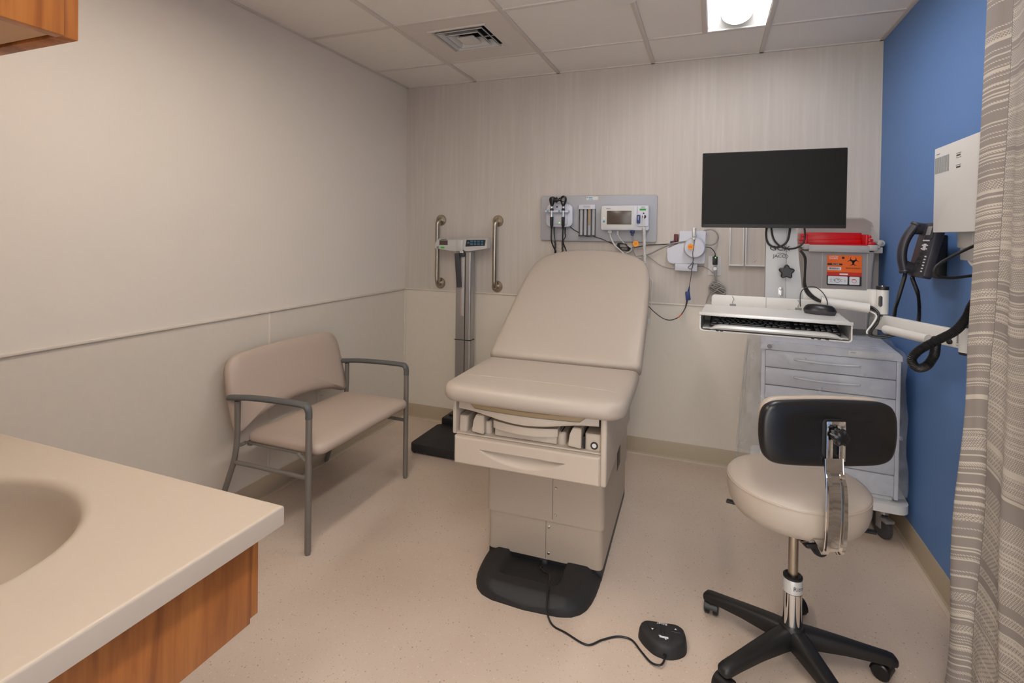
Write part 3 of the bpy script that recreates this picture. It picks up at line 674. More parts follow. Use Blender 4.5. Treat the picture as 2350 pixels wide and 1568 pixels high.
bm = B(); box(bm, (-.165, -.004, 0), (-.10, .028, .002), .001, M4=HF); hs = obj('display', bm, 'lcd', hd)
bm = B(); box(bm, (-.153, .033, 0), (-.11, .036, .001), M4=HF); obj('lettering_strip', bm, 'ink', hd)
bm = B(); box(bm, (-.155, -.028, 0), (-.125, -.016, .001), M4=HF); obj('green_sticker', bm, 'green', hd)
bm = B(); lathe(bm, HF @ Vector((-.178, -.022, 0)), (0, -1, 0), [(.009, 0), (.009, .001), (.001, .001)], 16); obj('round_mark', bm, 'midgrey', hd)
bm = B(); loft(bm, [[HF @ Vector((x, y, z)) for x, y in ((.036, -.012), (.18, -.004), (.186, .036), (.044, .033))] for z in (-.001, .0012)], True); kp = obj('keypad', bm, 'ink', hd)
for q in range(9):
    i, j = (q % 4, q // 4) if q < 8 else (-.95, .5)
    bm = B(); cx_, cy_ = .082+i*.026, .006+j*.017; box(bm, (cx_-.009, cy_-.006, .001), (cx_+.009, cy_+.006, .0022), .0005, M4=HF); obj('key', bm, 'keyblue', kp)
bm = B(); box(bm, (-.030, -.045, -.004), (.02, .032, .012), .006, M4=HF); obj('centre_cap', bm, 'alulight', t)
bm = B(); slab(bm, .040, .045, .014, .003, frame((px-.006, -.135, 1.232), (1, 0, 0), (0, 0, 1)), .001); slab(bm, .034, .235, .014, .003, frame((px-.026, -.150, 1.115), (1, 0, .09), (-.09, 0, 1)), .002); obj('height_arm', bm, 'dgrey', t, label='dark folded height measuring arm')
bm = B(); box(bm, (px-.02, -.151, 1.235), (px+.008, -.149, 1.247)); obj('sticker', bm, 'offwhite', t)

for x, z0, z1, lab in ((.30, 1.005, 1.462, 'vertical stainless grab bar to the left of the weighing scale'), (.747, 1.002, 1.458, 'vertical stainless grab bar to the right of the weighing scale')):
    t = thing('grab_bar', lab, 'grab bar', (x, 0, z0), 0, 'stainless grab bars on the back wall')
    bm = B(); r = .016; tube(bm, [(x, -.002, z0), (x, -.03, z0), (x, -.044, z0+.006), (x, -.053, z0+.022), (x, -.055, z0+.05), (x, -.055, (z0+z1)/2), (x, -.055, z1-.05), (x, -.053, z1-.022), (x, -.044, z1-.006), (x, -.03, z1), (x, -.002, z1)], r, 20, 5); obj('bar', bm, 'steel', t)
    for z in (z0, z1): bm = B(); lathe(bm, (x, 0, z), (0, -1, 0), [(.04, 0), (.04, .006), (.036, .012), (.02, .015), (.017, .015)], 32); obj('wall_flange', bm, 'steel', t)

# ================= DIAGNOSTIC PANEL =================
t = thing('wall_board', 'wide grey wall board holding the diagnostic instruments', 'wall panel', (1.44, 0, 1.33))
bm = B(); slab(bm, .755, .296, .022, .014, wallf(1.4415, -.001, 1.4765), .004); obj('board', bm, 'panelgrey', t)
bm = B(); box(bm, (1.375, -.0245, 1.595), (1.45, -.0235, 1.618)); sk = obj('sticker', bm, 'offwhite', t)
bm = B(); box(bm, (1.389, -.0249, 1.608), (1.412, -.0246, 1.613)); lathe(bm, (1.381, -.0246, 1.611), (0, -1, 0), [(.0035, 0), (.0035, .0004), (.001, .0004)], 12); box(bm, (1.388, -.0249, 1.598), (1.418, -.0246, 1.6)); box(bm, (1.388, -.0249, 1.602), (1.418, -.0246, 1.6035)); obj('mark', bm, 'teal', sk)
# charger
t = thing('instrument_charger', 'white charging cradle holding the two black scopes', 'charging cradle', (1.2, -.024, 1.42))
bm = B(); slab(bm, .178, .152, .038, .035, wallf(1.203, -.024, 1.494), .006); obj('body', bm, 'bluewhite', t)
bm = B(); P = [(-.097, 0), (.085, 0), (.088, .018), (.07, .03), (-.095, .028)]
bm2 = B(); box(bm2, (1.116, -.105, 1.511), (1.275, -.06, 1.527), .006); box(bm2, (1.135, -.066, 1.435), (1.262, -.056, 1.515), .01); bm.free(); obj('cradle', bm2, 'bluewhite', t)
for x in (1.138, 1.168, 1.215, 1.245): bm = B(); box(bm, (x-.005, -.1062, 1.513), (x+.005, -.1045, 1.525)); obj('blue_band', bm, 'teal', t)
bm = B(); box(bm, (1.183, -.0635, 1.545), (1.193, -.0615, 1.555)); obj('emblem', bm, 'navy', t)
bm = B(); lathe(bm, (1.206, -.066, 1.446), (0, -1, 0), [(.003, 0), (.003, .001), (.001, .0015)], 10); obj('indicator', bm, 'ginkled', t)
# handles
def scope(name, x, label, kind):
    t = thing(name, label, 'scope', (x, -.105, 1.40)); y = -.108
    bm = B(); lathe(bm, (x, y, 1.400), (0, 0, 1), [(.005, 0), (.007, .02), (.0105, .025), (.0115, .075), (.011, .083)], 16); obj('grip', bm, 'black', t)
    bm = B(); lathe(bm, (x, y, 1.483), (0, 0, 1), [(.009, 0), (.009, .03), (.0085, .05), (.0095, .052), (.0095, .066), (.006, .07)], 16); obj('collar', bm, 'chrome', t)
    bm = B(); lathe(bm, (x, y, 1.523), (0, 0, 1), [(.0115, 0), (.0115, .012), (.010, .014)], 16); obj('ring', bm, 'black', t)
    if kind == 'oto':
        bm = B(); loft(bm, [[(x+a*math.cos(q*PI/8)+dx, y+b_*math.sin(q*PI/8), z) for q in range(16)] for a, b_, dx, z in ((.008, .008, 0, 1.551), (.013, .011, 0, 1.565), (.019, .014, .001, 1.583), (.021, .015, .001, 1.597), (.016, .012, .003, 1.609), (.006, .005, .005, 1.614))], True); cyl(bm, (x+.005, y, 1.598), (x+.022, y, 1.592), .009, .012, 14); obj('head', bm, 'gloss', t)
        bm = B(); cyl(bm, (x+.022, y, 1.592), (x+.028, y, 1.592), .016, .014, 18); cyl(bm, (x+.028, y, 1.592), (x+.034, y, 1.592), .019, .019, 18); cyl(bm, (x+.034, y, 1.592), (x+.048, y, 1.592), .013, .008, 18); obj('lens_ring', bm, 'black', t)
    else:
        bm = B(); loft(bm, [[(x+a*math.cos(q*PI/8)+dx, y+b_*math.sin(q*PI/8), z) for q in range(16)] for a, b_, dx, z in ((.008, .008, 0, 1.551), (.013, .011, 0, 1.562), (.021, .013, .001, 1.582), (.022, .014, .001, 1.600), (.017, .012, .001, 1.613), (.006, .008, 0, 1.619))], True); cyl(bm, (x-.012, y, 1.598), (x-.026, y, 1.594), .011, .013, 14); obj('head', bm, 'gloss', t)
        bm = B(); lathe(bm, (x+.003, y-.014, 1.592), (0, -1, 0), [(.010, 0), (.010, .003), (.006, .004), (.005, .001)], 16); box(bm, (x-.003, y-.0165, 1.568), (x+.007, y-.0135, 1.576), .001); obj('aperture', bm, 'midgrey', t)
    bm = B(); tube(bm, [(x, y, 1.405), (x-.003, y+.01, 1.33), (x+.008, y+.03, 1.283), (x+.012, y+.05, 1.262)], lambda s: .0055-.002*s, 8); coil(bm, (x+.012, -.055, 1.262), (x+.02, -.05, 1.16), .006, .0022, 12); obj('cord', bm, 'cable', t)
    return t
scope('otoscope', 1.167, 'black rounded-head scope with steel collar, left one in the cradle', 'oto')
scope('ophthalmoscope', 1.243, 'black scope with viewing disc and steel collar, right one in the cradle', 'oph')
for x, z0, x1 in ((1.166, 1.417, 1.174), (1.241, 1.417, 1.224)):
    bm = B(); tube(bm, [(x, -.045, z0), (x, -.045, z0-.04), (x+.003, -.045, z0-.06), (x1, -.045, 1.322)], lambda s: .005-.0025*s, 8); coil(bm, (x1, -.045, 1.325), (x1+.004, -.045, 1.15), .0065, .0022, 19)
    tag(obj('coiled_cord', bm, 'cable'), 'black coiled cord hanging under the %s of the charging cradle' % ('left half' if x < 1.2 else 'right half'), 'cord', 'coiled cords under the charging cradle')
# speculum dispenser
t = thing('speculum_dispenser', 'grey ribbed dispenser holder between cradle and monitor', 'dispenser', (1.38, -.024, 1.36))
bm = B(); box(bm, (1.330, -.05, 1.535), (1.437, -.024, 1.564), .002); obj('cap', bm, 'bluewhite', t)
bm = B()
for z in (1.556, 1.551, 1.546): box(bm, (1.36, -.0506, z), (1.405, -.0500, z+.0014))
obj('lettering', bm, 'midgrey', t)
bm = B()
box(bm, (1.331, -.028, 1.362), (1.436, -.024, 1.536))
for k in range(4):
    cx = 1.345+k*.0265; loft(bm, [[(cx+.0115*math.cos(PI*q/8), -.028-.014*math.sin(PI*q/8), z) for q in range(9)] for z in (1.368, 1.535)], True)
obj('tubes', bm, 'panelgrey', t)
bm = B()
for k in range(5): x = 1.331+k*.02625; box(bm, (x-.0012, -.0365, 1.362), (x+.0012, -.028, 1.536))
box(bm, (1.329, -.048, 1.360), (1.437, -.024, 1.365)); obj('slots', bm, 'ink', t)
bm = B(); box(bm, (1.392, -.047, 1.434), (1.406, -.040, 1.535), .002); obj('wooden_stick', bm, 'tan', t, label='pale stick showing in a slot')
# vital signs monitor
t = thing('vital_signs_monitor', 'white vital signs monitor with a dull brown screen', 'medical monitor', (1.63, -.024, 1.4))
bm = B(); VF = wallf(1.6285, -.024, 1.478); slab(bm, .296, .155, .058, .012, VF, .006); obj('housing', bm, 'bluewhite', t)
bm = B(); slab(bm, .20, .14, .003, .008, wallf(1.585, -.0815, 1.478), .001); obj('front_bezel', bm, 'white', t)
bm = B(); box(bm, (1.520, -.0855, 1.437), (1.672, -.0844, 1.522), .001); obj('screen', bm, 'lcd', t)
text('lettering', 'Baxter', .010, 'ink', t, wallf(1.530, -.0846, 1.536))
bm = B()
for x, z, r, in ((1.502, 1.455, .009),): lathe(bm, (x, -.0845, z), (0, -1, 0), [(r-.002, 0), (r-.002, .001), (.001, .0015)], 18)
obj('power_button', bm, 'teal', t)
bm = B(); lathe(bm, (1.502, -.0845, 1.437), (0, -1, 0), [(.006, 0), (.006, .001), (.001, .001)], 14) if False else lathe(bm, (1.502, -.0845, 1.477), (0, -1, 0), [(.006, 0), (.006, .001), (.001, .001)], 14); obj('symbol', bm, 'wink', t)
bm = B(); [box(bm, (1.63+k*.008, -.0826, 1.409), (1.635+k*.008, -.0822, 1.411)) for k in range(4)]; box(bm, (1.662, -.0826, 1.408), (1.668, -.0822, 1.414)); obj('marks', bm, 'ink', t)
bm = B(); slab(bm, .066, .125, .012, .006, wallf(1.741, -.080, 1.488), .003); obj('thermometer_module', bm, 'bluewhite', t)
bm = B(); box(bm, (1.722, -.093, 1.523), (1.760, -.092, 1.534)); obj('green_sticker', bm, 'dgreen', t)
bm = B(); [box(bm, (1.730+k*.004, -.093, 1.538), (1.7315+k*.004+(.001 if k % 2 else 0), -.0922, 1.547)) for k in range(6)]; obj('barcode_mark', bm, 'midgrey', t)
bm = B(); lathe(bm, (1.746, -.092, 1.505), (0, -1, 0), [(.005, 0), (.005, .001), (.001, .001)], 12); lathe(bm, (1.750, -.092, 1.485), (0, -1, 0), [(.0115, 0), (.0115, .004), (.008, .006), (.001, .006)], 18); obj('probe_well', bm, 'ink', t)
bm = B(); slab(bm, .020, .052, .02, .004, wallf(1.717, -.086, 1.470), .002); bh = obj('blue_holder', bm, 'navy', t); 
text('lettering', 'Baxter', .010, 'wink', bh, frame((1.717, -.1065, 1.474), (0, 0, -1), (1, 0, 0)), sx=.9)
# probe with its white coiled cord
t = thing('thermometer_probe', 'white thermometer probe with long white coiled cord hanging from the monitor', 'thermometer probe', (1.748, -.1, 1.2))
bm = B(); tube(bm, [(1.7475, -.098, 1.497), (1.7475, -.104, 1.480), (1.748, -.104, 1.44)], lambda s: .0045-.002*s, 10); obj('probe', bm, 'offwhite', t)
bm = B(); tube(bm, [(1.748, -.104, 1.445), (1.749, -.098, 1.42)], .0024, 8); coil(bm, (1.749, -.092, 1.422), (1.754, -.06, 1.20), .0075, .0028, 40); obj('cord', bm, 'wcable', t)
# plugs and leads below the monitor
def lead(name, pts, r, m, label, cat='cable', k=6, extra=None, group=None):
    bm = B(); tube(bm, pts, r, 8, k)
    if extra: extra(bm)
    return tag(obj(name, bm, m), label, cat, group)
t = thing('monitor_lead', 'thick white lead from the leftmost socket under the medical monitor', 'cable', (1.55, -.04, 1.25), 0, 'leads below the medical monitor')
bm = B(); slab(bm, .026, .018, .014, .003, wallf(1.533, -.035, 1.392), .001); obj('plug', bm, 'wcable', t)
bm = B(); tube(bm, [(1.533, -.042, 1.385), (1.540, -.04, 1.355), (1.562, -.04, 1.31), (1.60, -.04, 1.275), (1.63, -.035, 1.25), (1.68, -.03, 1.235), (1.728, -.03, 1.235)], .0045, 8); obj('cord', bm, 'wcable', t)
t = thing('monitor_lead', 'thin white lead with round plug, second from left under the medical monitor', 'cable', (1.6, -.04, 1.25), 0, 'leads below the medical monitor')
bm = B(); lathe(bm, (1.583, -.045, 1.398), (.05, 0, -1), [(.0065, 0), (.0065, .022), (.004, .028)], 14); obj('plug', bm, 'wcable', t)
bm = B(); tube(bm, [(1.584, -.045, 1.378), (1.592, -.042, 1.358), (1.614, -.04, 1.328), (1.648, -.04, 1.303), (1.672, -.04, 1.288), (1.66, -.04, 1.27), (1.635, -.04, 1.258)], .0025, 8); obj('cord', bm, 'wcable', t)
t = thing('monitor_lead', 'grey lead with navy blue connector under the medical monitor screen', 'cable', (1.68, -.05, 1.24), 0, 'leads below the medical monitor')
bm = B(); box(bm, (1.662, -.065, 1.383), (1.688, -.045, 1.402), .003); box(bm, (1.668, -.062, 1.368), (1.682, -.048, 1.384), .002); obj('connector', bm, 'navy', t)
bm = B(); tube(bm, [(1.675, -.055, 1.372), (1.677, -.055, 1.35), (1.682, -.055, 1.32), (1.684, -.05, 1.27), (1.70, -.045, 1.235)], lambda s: .004-.0015*s, 8); obj('cord', bm, 'gcable', t)
bm = B(); q = [(.018*math.cos(a*PI/16)*(1+.05*math.cos(a*PI/2)), .018*math.sin(a*PI/16)*(1+.05*math.cos(a*PI/2))) for a in range(32)]
prism(bm, q, wallf(1.698, -.063, 1.318), 0, .0008); tg = obj('tag', bm, 'yellow', t, label='round amber tag')
bm = B(); [box(bm, (-.012+k*.002, .004-.008*(k % 2), .001), (.010, .006-.008*(k % 2), .0013), M4=wallf(1.698, -.063, 1.318)) for k in range(2)]; obj('print', bm, 'redp', tg)
bm = B(); tube(bm, [(1.273, -.04, 1.42), (1.295, -.03, 1.402), (1.327, -.028, 1.384)], .0026, 8); tube(bm, [(1.42, -.03, 1.363), (1.45, -.027, 1.352), (1.479, -.027, 1.344), (1.543, -.015, 1.317), (1.594, -.02, 1.293), (1.66, -.02, 1.291), (1.698, -.015, 1.296), (1.759, -.012, 1.31), (1.83, -.010, 1.314), (1.905, -.012, 1.32)], .0026, 8); tube(bm, [(1.327, -.026, 1.384), (1.37, -.0255, 1.361), (1.42, -.03, 1.363)], .0026, 8)
tag(obj('power_cable', bm, 'cable'), 'thin black cable running from the charging cradle across to the red-brown plug', 'cable')
bm = B(); pts = []
for k in range(130):
    a = k*.42; f = k/130; R0 = .034-.007*math.sin(k*1.3); pts.append((1.620+R0*math.cos(a)*.95+.010*math.sin(a), -.022-.020*abs(math.sin(k*.7)), 1.296+.016*math.sin(a)-.016*math.cos(a)*.95+.003*math.sin(k*2.1)))
tube(bm, pts, .0032, 6, 3); tag(obj('cord_bundle', bm, 'cable'), 'tangled bundle of black cord tied up below the wall board', 'cord')
t = thing('brown_plug', 'small red-brown plug with navy tail at the left of the round white hub', 'plug', (1.93, -.005, 1.32))
bm = B(); box(bm, (1.922, -.022, 1.325), (1.945, -.001, 1.381), .003); box(bm, (1.912, -.022, 1.321), (1.945, -.001, 1.34), .003); obj('body', bm, 'burg', t)
bm = B(); box(bm, (1.900, -.02, 1.322), (1.914, -.004, 1.338), .002); obj('sleeve', bm, 'navy', t)

# ================= CUFF HUB, OUTLET =================
t = thing('cable_hub', 'white plastic wall cable holder with a round drum on its front', 'cable holder', (2.0, 0, 1.16))
bm = B(); HB = [(1.954, 1.401), (2.104, 1.402), (2.100, 1.207), (1.915, 1.201), (1.894, 1.208), (1.886, 1.225), (1.884, 1.288), (1.890, 1.298), (1.954, 1.322)]
loft(bm, [[(x+dx, -y, z) for x, z in HB] for y, dx in ((0, 0), (.05, 0))], True); bmesh.ops.bevel(bm, geom=bm.edges[:], offset=.003, segments=2, affect='EDGES'); obj('bracket', bm, 'bluewhite', t)
bm = B(); box(bm, (1.931, -.055, 1.160), (2.06, 0, 1.203), .003); obj('lower_block', bm, 'bluewhite', t)
bm = B(); lathe(bm, (2.043, -.05, 1.300), (0, -1, 0), [(.052, 0), (.060, .004), (.062, .03), (.060, .042), (.054, .05), (.02, .053), (.001, .053)], 40); box(bm, (2.032, -.09, 1.350), (2.054, -.05, 1.385), .004); dd = obj('drum', bm, 'bluewhite', t)
t = thing('pulse_sensor', 'grey finger clip sensor with its cord and navy connector hung on the round drum', 'sensor', (2.04, -.11, .86))
bm = B(); slab(bm, .022, .056, .018, .005, frame((2.040, -.104, 1.392), (1, 0, .02), (-.02, 0, 1)), .003); slab(bm, .018, .016, .016, .003, frame((2.039, -.105, 1.355), (1, 0, 0), (0, 0, 1)), .002); obj('clip', bm, 'alu', t)
bm = B(); tube(bm, [(2.041, -.115, 1.353), (2.040, -.115, 1.307), (2.034, -.11, 1.271), (2.036, -.09, 1.225), (2.025, -.08, 1.201), (2.009, -.075, 1.183), (2.020, -.075, 1.174), (2.031, -.075, 1.180), (2.038, -.075, 1.215), (2.030, -.075, 1.18), (2.026, -.075, 1.136), (2.018, -.07, 1.071)], .0018, 6); obj('cord', bm, 'dgrey', t)
bm = B(); cyl(bm, (2.018, -.07, 1.072), (2.013, -.07, 1.04), .002, .006, 10); slab(bm, .027, .052, .016, .005, frame((2.010, -.062, 1.012), (1, 0, .12), (-.12, 0, 1)), .003); obj('connector', bm, 'navy', t)
bm = B(); tube(bm, [(2.006, -.07, .988), (2.003, -.07, .965), (1.993, -.07, .931), (1.965, -.07, .887), (1.919, -.07, .861), (1.872, -.07, .866), (1.818, -.07, .902), (1.788, -.075, .931), (1.76, -.08, .95)], lambda s: .0058-.003*min(1, s*4), 8); obj('lead', bm, 'dgrey', t)
bm = B(); tube(bm, [(1.975, -.07, .899), (1.965, -.07, .887), (1.955, -.07, .878)], .0034, 8); obj('orange_band', bm, 'orange', t)
bm = B(); prism(bm, q, wallf(2.022, -.118, 1.307) @ Matrix.Diagonal((.95, .95, 1, 1)), 0, .0008); tg = obj('tag', bm, 'yellow', t, label='round amber tag')
bm = B(); [box(bm, (-.011, -.006+.008*k, .001), (.010, -.003+.008*k, .0013), M4=wallf(2.022, -.118, 1.307)) for k in range(2)]; obj('print', bm, 'redp', tg)
lead('pressure_hose', [(1.70, -.03, 1.236), (1.728, -.03, 1.243), (1.779, -.03, 1.256), (1.839, -.03, 1.288), (1.909, -.045, 1.321), (1.96, -.055, 1.333), (2.0, -.055, 1.338)], .0045, 'gcable', 'grey rubber hose rising from behind the backrest to the round hub', 'hose')
lead('hose_loop', [(2.09, -.02, 1.403), (2.13, -.03, 1.411), (2.159, -.03, 1.397), (2.173, -.03, 1.367), (2.165, -.03, 1.337), (2.138, -.03, 1.32), (2.10, -.02, 1.323)], .004, 'gcable', 'grey hose looped at the upper right of the round hub', 'hose')
lead('thin_cord', [(1.74, -.006, 1.25), (1.759, -.006, 1.245), (1.79, -.006, 1.224), (1.839, -.006, 1.189), (1.885, -.006, 1.172), (1.935, -.006, 1.167)], .0018, 'gcable', 'very thin grey cord curving down to the left of the white hub', 'cord')
lead('thin_cord', [(2.056, -.006, 1.186), (2.084, -.006, 1.188), (2.11, -.006, 1.18), (2.129, -.006, 1.168), (2.15, -.012, 1.150)], .0022, 'gcable', 'very thin grey cord between the white hub and the outlet', 'cord')
t = thing('wall_outlet', 'white electrical outlet plate on the back wall right of the cable holder', 'outlet', (2.156, 0, 1.13))
bm = B(); slab(bm, .074, .117, .005, .003, wallf(2.156, 0, 1.194), .0015); obj('plate', bm, 'white', t)
bm = B(); slab(bm, .034, .067, .002, .003, wallf(2.156, -.0045, 1.194), .0005); obj('receptacle', bm, 'offwhite', t)
t = thing('power_adapter', 'small black adapter with green light plugged into the outlet', 'adapter', (2.158, -.006, 1.2))
bm = B(); slab(bm, .028, .05, .03, .003, wallf(2.158, -.0065, 1.226), .002); obj('body', bm, 'black', t)
bm = B(); tube(bm, [(2.158, -.025, 1.25), (2.157, -.027, 1.27), (2.149, -.028, 1.285), (2.132, -.03, 1.301), (2.107, -.03, 1.306), (2.096, -.03, 1.307)], lambda s: .0045 if s < .1 else .0024, 8); obj('cord', bm, 'cable', t)
bm = B(); lathe(bm, (2.160, -.0365, 1.244), (0, -1, 0), [(.003, 0), (.003, .0008), (.001, .001)], 10); obj('indicator', bm, 'ginkled', t)
t = thing('corded_plug', 'white power plug with grey cord gathered in a coil behind the tray', 'power cord', (2.16, -.03, 1.0))
bm = B(); lathe(bm, (2.158, -.006, 1.176), (0, -1, 0), [(.014, 0), (.014, .02), (.010, .026), (.001, .027)], 16); obj('plug', bm, 'offwhite', t)
bm = B(); tube(bm, [(2.158, -.025, 1.172), (2.161, -.032, 1.145), (2.165, -.032, 1.12), (2.170, -.032, 1.095)], lambda s: .007-.003*s, 10)
pts = []
for k in range(150):
    a = k*.5; g = (k // 13) % 5/5; pts.append((2.172+.010*g+(.046-.016*g)*math.cos(a)+.008*math.sin(a), -.036-.020*math.sin(a*.31)-.01*g, 1.048+.044*g-.012*math.cos(a)-(.020-.006*g)*math.sin(a)))
tube(bm, pts, .0036, 6, 3); tube(bm, [(2.15, -.04, 1.06), (2.135, -.05, 1.035), (2.122, -.05, 1.005), (2.112, -.05, .97)], .0036, 6); tube(bm, [(2.17, -.04, 1.05), (2.15, -.05, 1.03), (2.14, -.05, .985)], .0036, 6); obj('cord', bm, 'gcable', t)
# low-voltage cord behind the seat
bm = B(); tube(bm, [(1.790, -.05, 1.11), (1.801, -.05, 1.085), (1.800, -.05, 1.05), (1.795, -.05, .996), (1.797, -.05, .93), (1.793, -.05, .88), (1.786, -.05, .845)], .0032, 8); slab(bm, .016, .036, .012, .003, wallf(1.785, -.045, .84), .002)
tag(obj('white_cord', bm, 'wcable'), 'white cord with small end plug hanging at the right side of the backrest', 'cord')

t = thing('wall_outlet', 'beige electrical outlet low on the left wall behind the bench chair', 'outlet', (.003, -.895, .36))
OW = frame((.003, -.895, .42), (0, 1, 0), (0, 0, 1))
bm = B(); slab(bm, .074, .117, .005, .003, OW, .0015); obj('plate', bm, 'wains', t)
for dz in (-.02, .02):
    bm = B(); slab(bm, .032, .028, .0015, .008, OW @ Matrix.Translation((0, dz, .005)), .0004); rc = obj('receptacle', bm, 'wains', t)
    for x, h in ((-.006, .008), (.006, .006)): bm = B(); box(bm, (x-.001, dz-.001, .0064), (x+.001, dz-.001+h, .0068), M4=OW); obj('slot', bm, 'ink', rc)
# wall brackets / chart pockets (clear rails) left of the post
t = thing('chart_holder', 'pair of white framed wall pockets half hidden below the screen', 'chart holder', (2.33, 0, 1.2))
bm = B(); zt = 1.47
for a, b_ in ((2.238, 2.311), (2.325, 2.43)):
    w = .004
    for p, q_ in (((a-w, -.022, 1.202), (a+w, 0, zt)), ((b_-w, -.022, 1.202), (b_+w, 0, zt)), ((a-w, -.024, 1.198), (b_+w, 0, 1.206)), ((a-w, -.022, zt-.004), (b_+w, 0, zt+.004))): box(bm, p, q_, .002)
obj('rails', bm, 'offwhite', t)
bm = B(); lathe(bm, (2.372, 0, 1.228), (0, -1, 0), [(.0055, 0), (.0055, .001), (.003, .0035), (.001, .004)], 14); obj('screw', bm, 'chrome', t)

# ================= SHARPS CONTAINER =================
t = thing('sharps_container', 'grey sharps disposal box with red tray and orange biohazard label', 'sharps container', (2.77, -.0, .86))
bm = B(); loft(bm, [rr for rr in ([(x, y-.08, z) for x, y in rrect(w_, .145, .015, 5, cx_, 0)] for w_, cx_, z in ((.303, 2.758, .893), (.335, 2.765, 1.30)))], True); obj('bin', bm, 'sharp', t)
bm = B(); box(bm, (2.69, -.1535, .896), (2.694, -.150, 1.29), .001); box(bm, (2.895, -.1535, .896), (2.899, -.150, 1.29), .001); obj('rib', bm, 'rim', t)
bm = B(); box(bm, (2.592, -.16, 1.318), (2.95, -.004, 1.332), .003); box(bm, (2.625, -.166, 1.294), (2.903, -.15, 1.330), .004); box(bm, (2.60, -.164, 1.305), (2.63, -.12, 1.336), .005); box(bm, (2.90, -.164, 1.305), (2.94, -.12, 1.336), .005); obj('rim', bm, 'rim', t)
bm = B()
box(bm, (2.625, -.022, 1.33), (2.90, -.012, 1.400), .002); box(bm, (2.61, -.13, 1.33), (2.625, -.012, 1.39), .002); box(bm, (2.893, -.13, 1.33), (2.905, -.012, 1.39), .002)
box(bm, (2.625, -.05, 1.333), (2.893, -.022, 1.362), .003); box(bm, (2.62, -.145, 1.332), (2.90, -.022, 1.338), .002)
for k in range(3): box(bm, (2.592, -.13, 1.335+k*.02), (2.615-.0*k, -.03, 1.352+k*.02), .003); box(bm, (2.905, -.13, 1.335+k*.018), (2.935-.008*k, -.03, 1.350+k*.018), .003)
obj('tray', bm, 'red', t)
bm = B()
HP = [(2.588, 1.34), (2.60, 1.46), (2.62, 1.487), (2.905, 1.482), (2.93, 1.465), (2.945, 1.435), (2.93, 1.335)]
loft(bm, [[(x, y, z) for x, z in HP] for y in (-.006, -.010)], True); loft(bm, [[(x, -.01, z) for x, z in HP[1:6]], [(x, -.085+.02*(i in (0, 4)), z-.01) for i, (x, z) in enumerate(HP[1:6])]], False, closed=False)
obj('hood', bm, 'hood', t, label='clear grey flip-up hood')
bm = B(); lathe(bm, (2.958, -.135, 1.345), (0, -1, 0), [(.017, -.12), (.017, .012), (.014, .016), (.001, .016)], 24); box(bm, (2.925, -.15, 1.293), (2.965, -.02, 1.325), .004); br = obj('wall_bracket', bm, 'rim', t)
bm = B(); lathe(bm, (2.957, -.151, 1.345), (0, -1, 0), [(.009, 0), (.009, .003), (.001, .004)], 16); obj('key_lock', bm, 'alu', br)
# label
LF = wallf(2.793, -.1545, 1.199)
bm = B(); slab(bm, .158, .160, .0012, .005, LF); lb = obj('label_sheet', bm, 'ink', t)
def lab(name, x0, y0, x1, y1, m, dz=.0014, r=0): bm = B(); slab(bm, x1-x0, y1-y0, .0004, r or .0006, LF @ Matrix.Translation(((x0+x1)/2, (y0+y1)/2, dz))); return obj(name, bm, m, lb)
lab('orange_field', -.079, -.022, .079, .080, 'orange'); lab('red_strip', -.079, -.030, .079, -.010, 'redp', .0015)
lab('picture', -.074, -.074, .016, -.032, 'wink', .0014, .004); lab('picture', .024, -.074, .070, -.032, 'wink', .0014, .004)
lab('black_strip', -.078, .027, -.008, .036, 'ink', .0019, .004); lab('barcode_field', -.076, .0, -.014, .017, 'wink', .0019)
lab('white_oval', -.022, -.024, .018, -.016, 'wink', .0021, .004)
def lt(s, size, m, x, y, sx=1): return text('lettering', s, size, m, lb, LF @ Matrix.Translation((x, y, .0024)), sx=sx, ext=.0002)
lt('CAUTION', .0105, 'wink', -.050, .072, .9); lt('SHARPS', .0125, 'wink', -.050, .062, .95); lt('FILL LINE', .0085, 'wink', -.040, .0315); lt('BIOHAZARD', .0118, 'ink', .041, .012, 1.0)
bm = B(); random.seed(3); x = -.072
while x < -.020:
    w = random.choice((.0008, .0012, .002)); box(bm, (x, .004, .0021), (x+w, .0145, .0025), M4=LF); x += w+random.choice((.0008, .0012))
obj('barcode', bm, 'ink', lb)
bm = B(); box(bm, (-.012, .061, .0021), (.0, .072, .0024), M4=LF)
for s in (-1, 1):
    for k in range(5): a = k*.9; box(bm, (-.064+k*.016, -.055+.006*math.sin(a+s), .0021), (-.055+k*.016, -.0535+.006*math.sin(a+s), .0024), M4=LF)
tube(bm, [LF @ Vector((-.03+.014*math.cos(k), -.054+.011*math.sin(k), .0022)) for k in (0, 1, 2, 3, 4, 5, 6.28)], .0007, 5); obj('drawing', bm, 'ink', lb)
bm = B(); tube(bm, [LF @ Vector((.046+.011*math.cos(k), -.056+.008*math.sin(k), .0022)) for k in (0, 1, 2, 3, 4, 5, 6.28)], .0008, 5); box(bm, (.034, -.048, .0021), (.052, -.045, .0024), M4=LF); obj('drawing', bm, 'redp', lb)
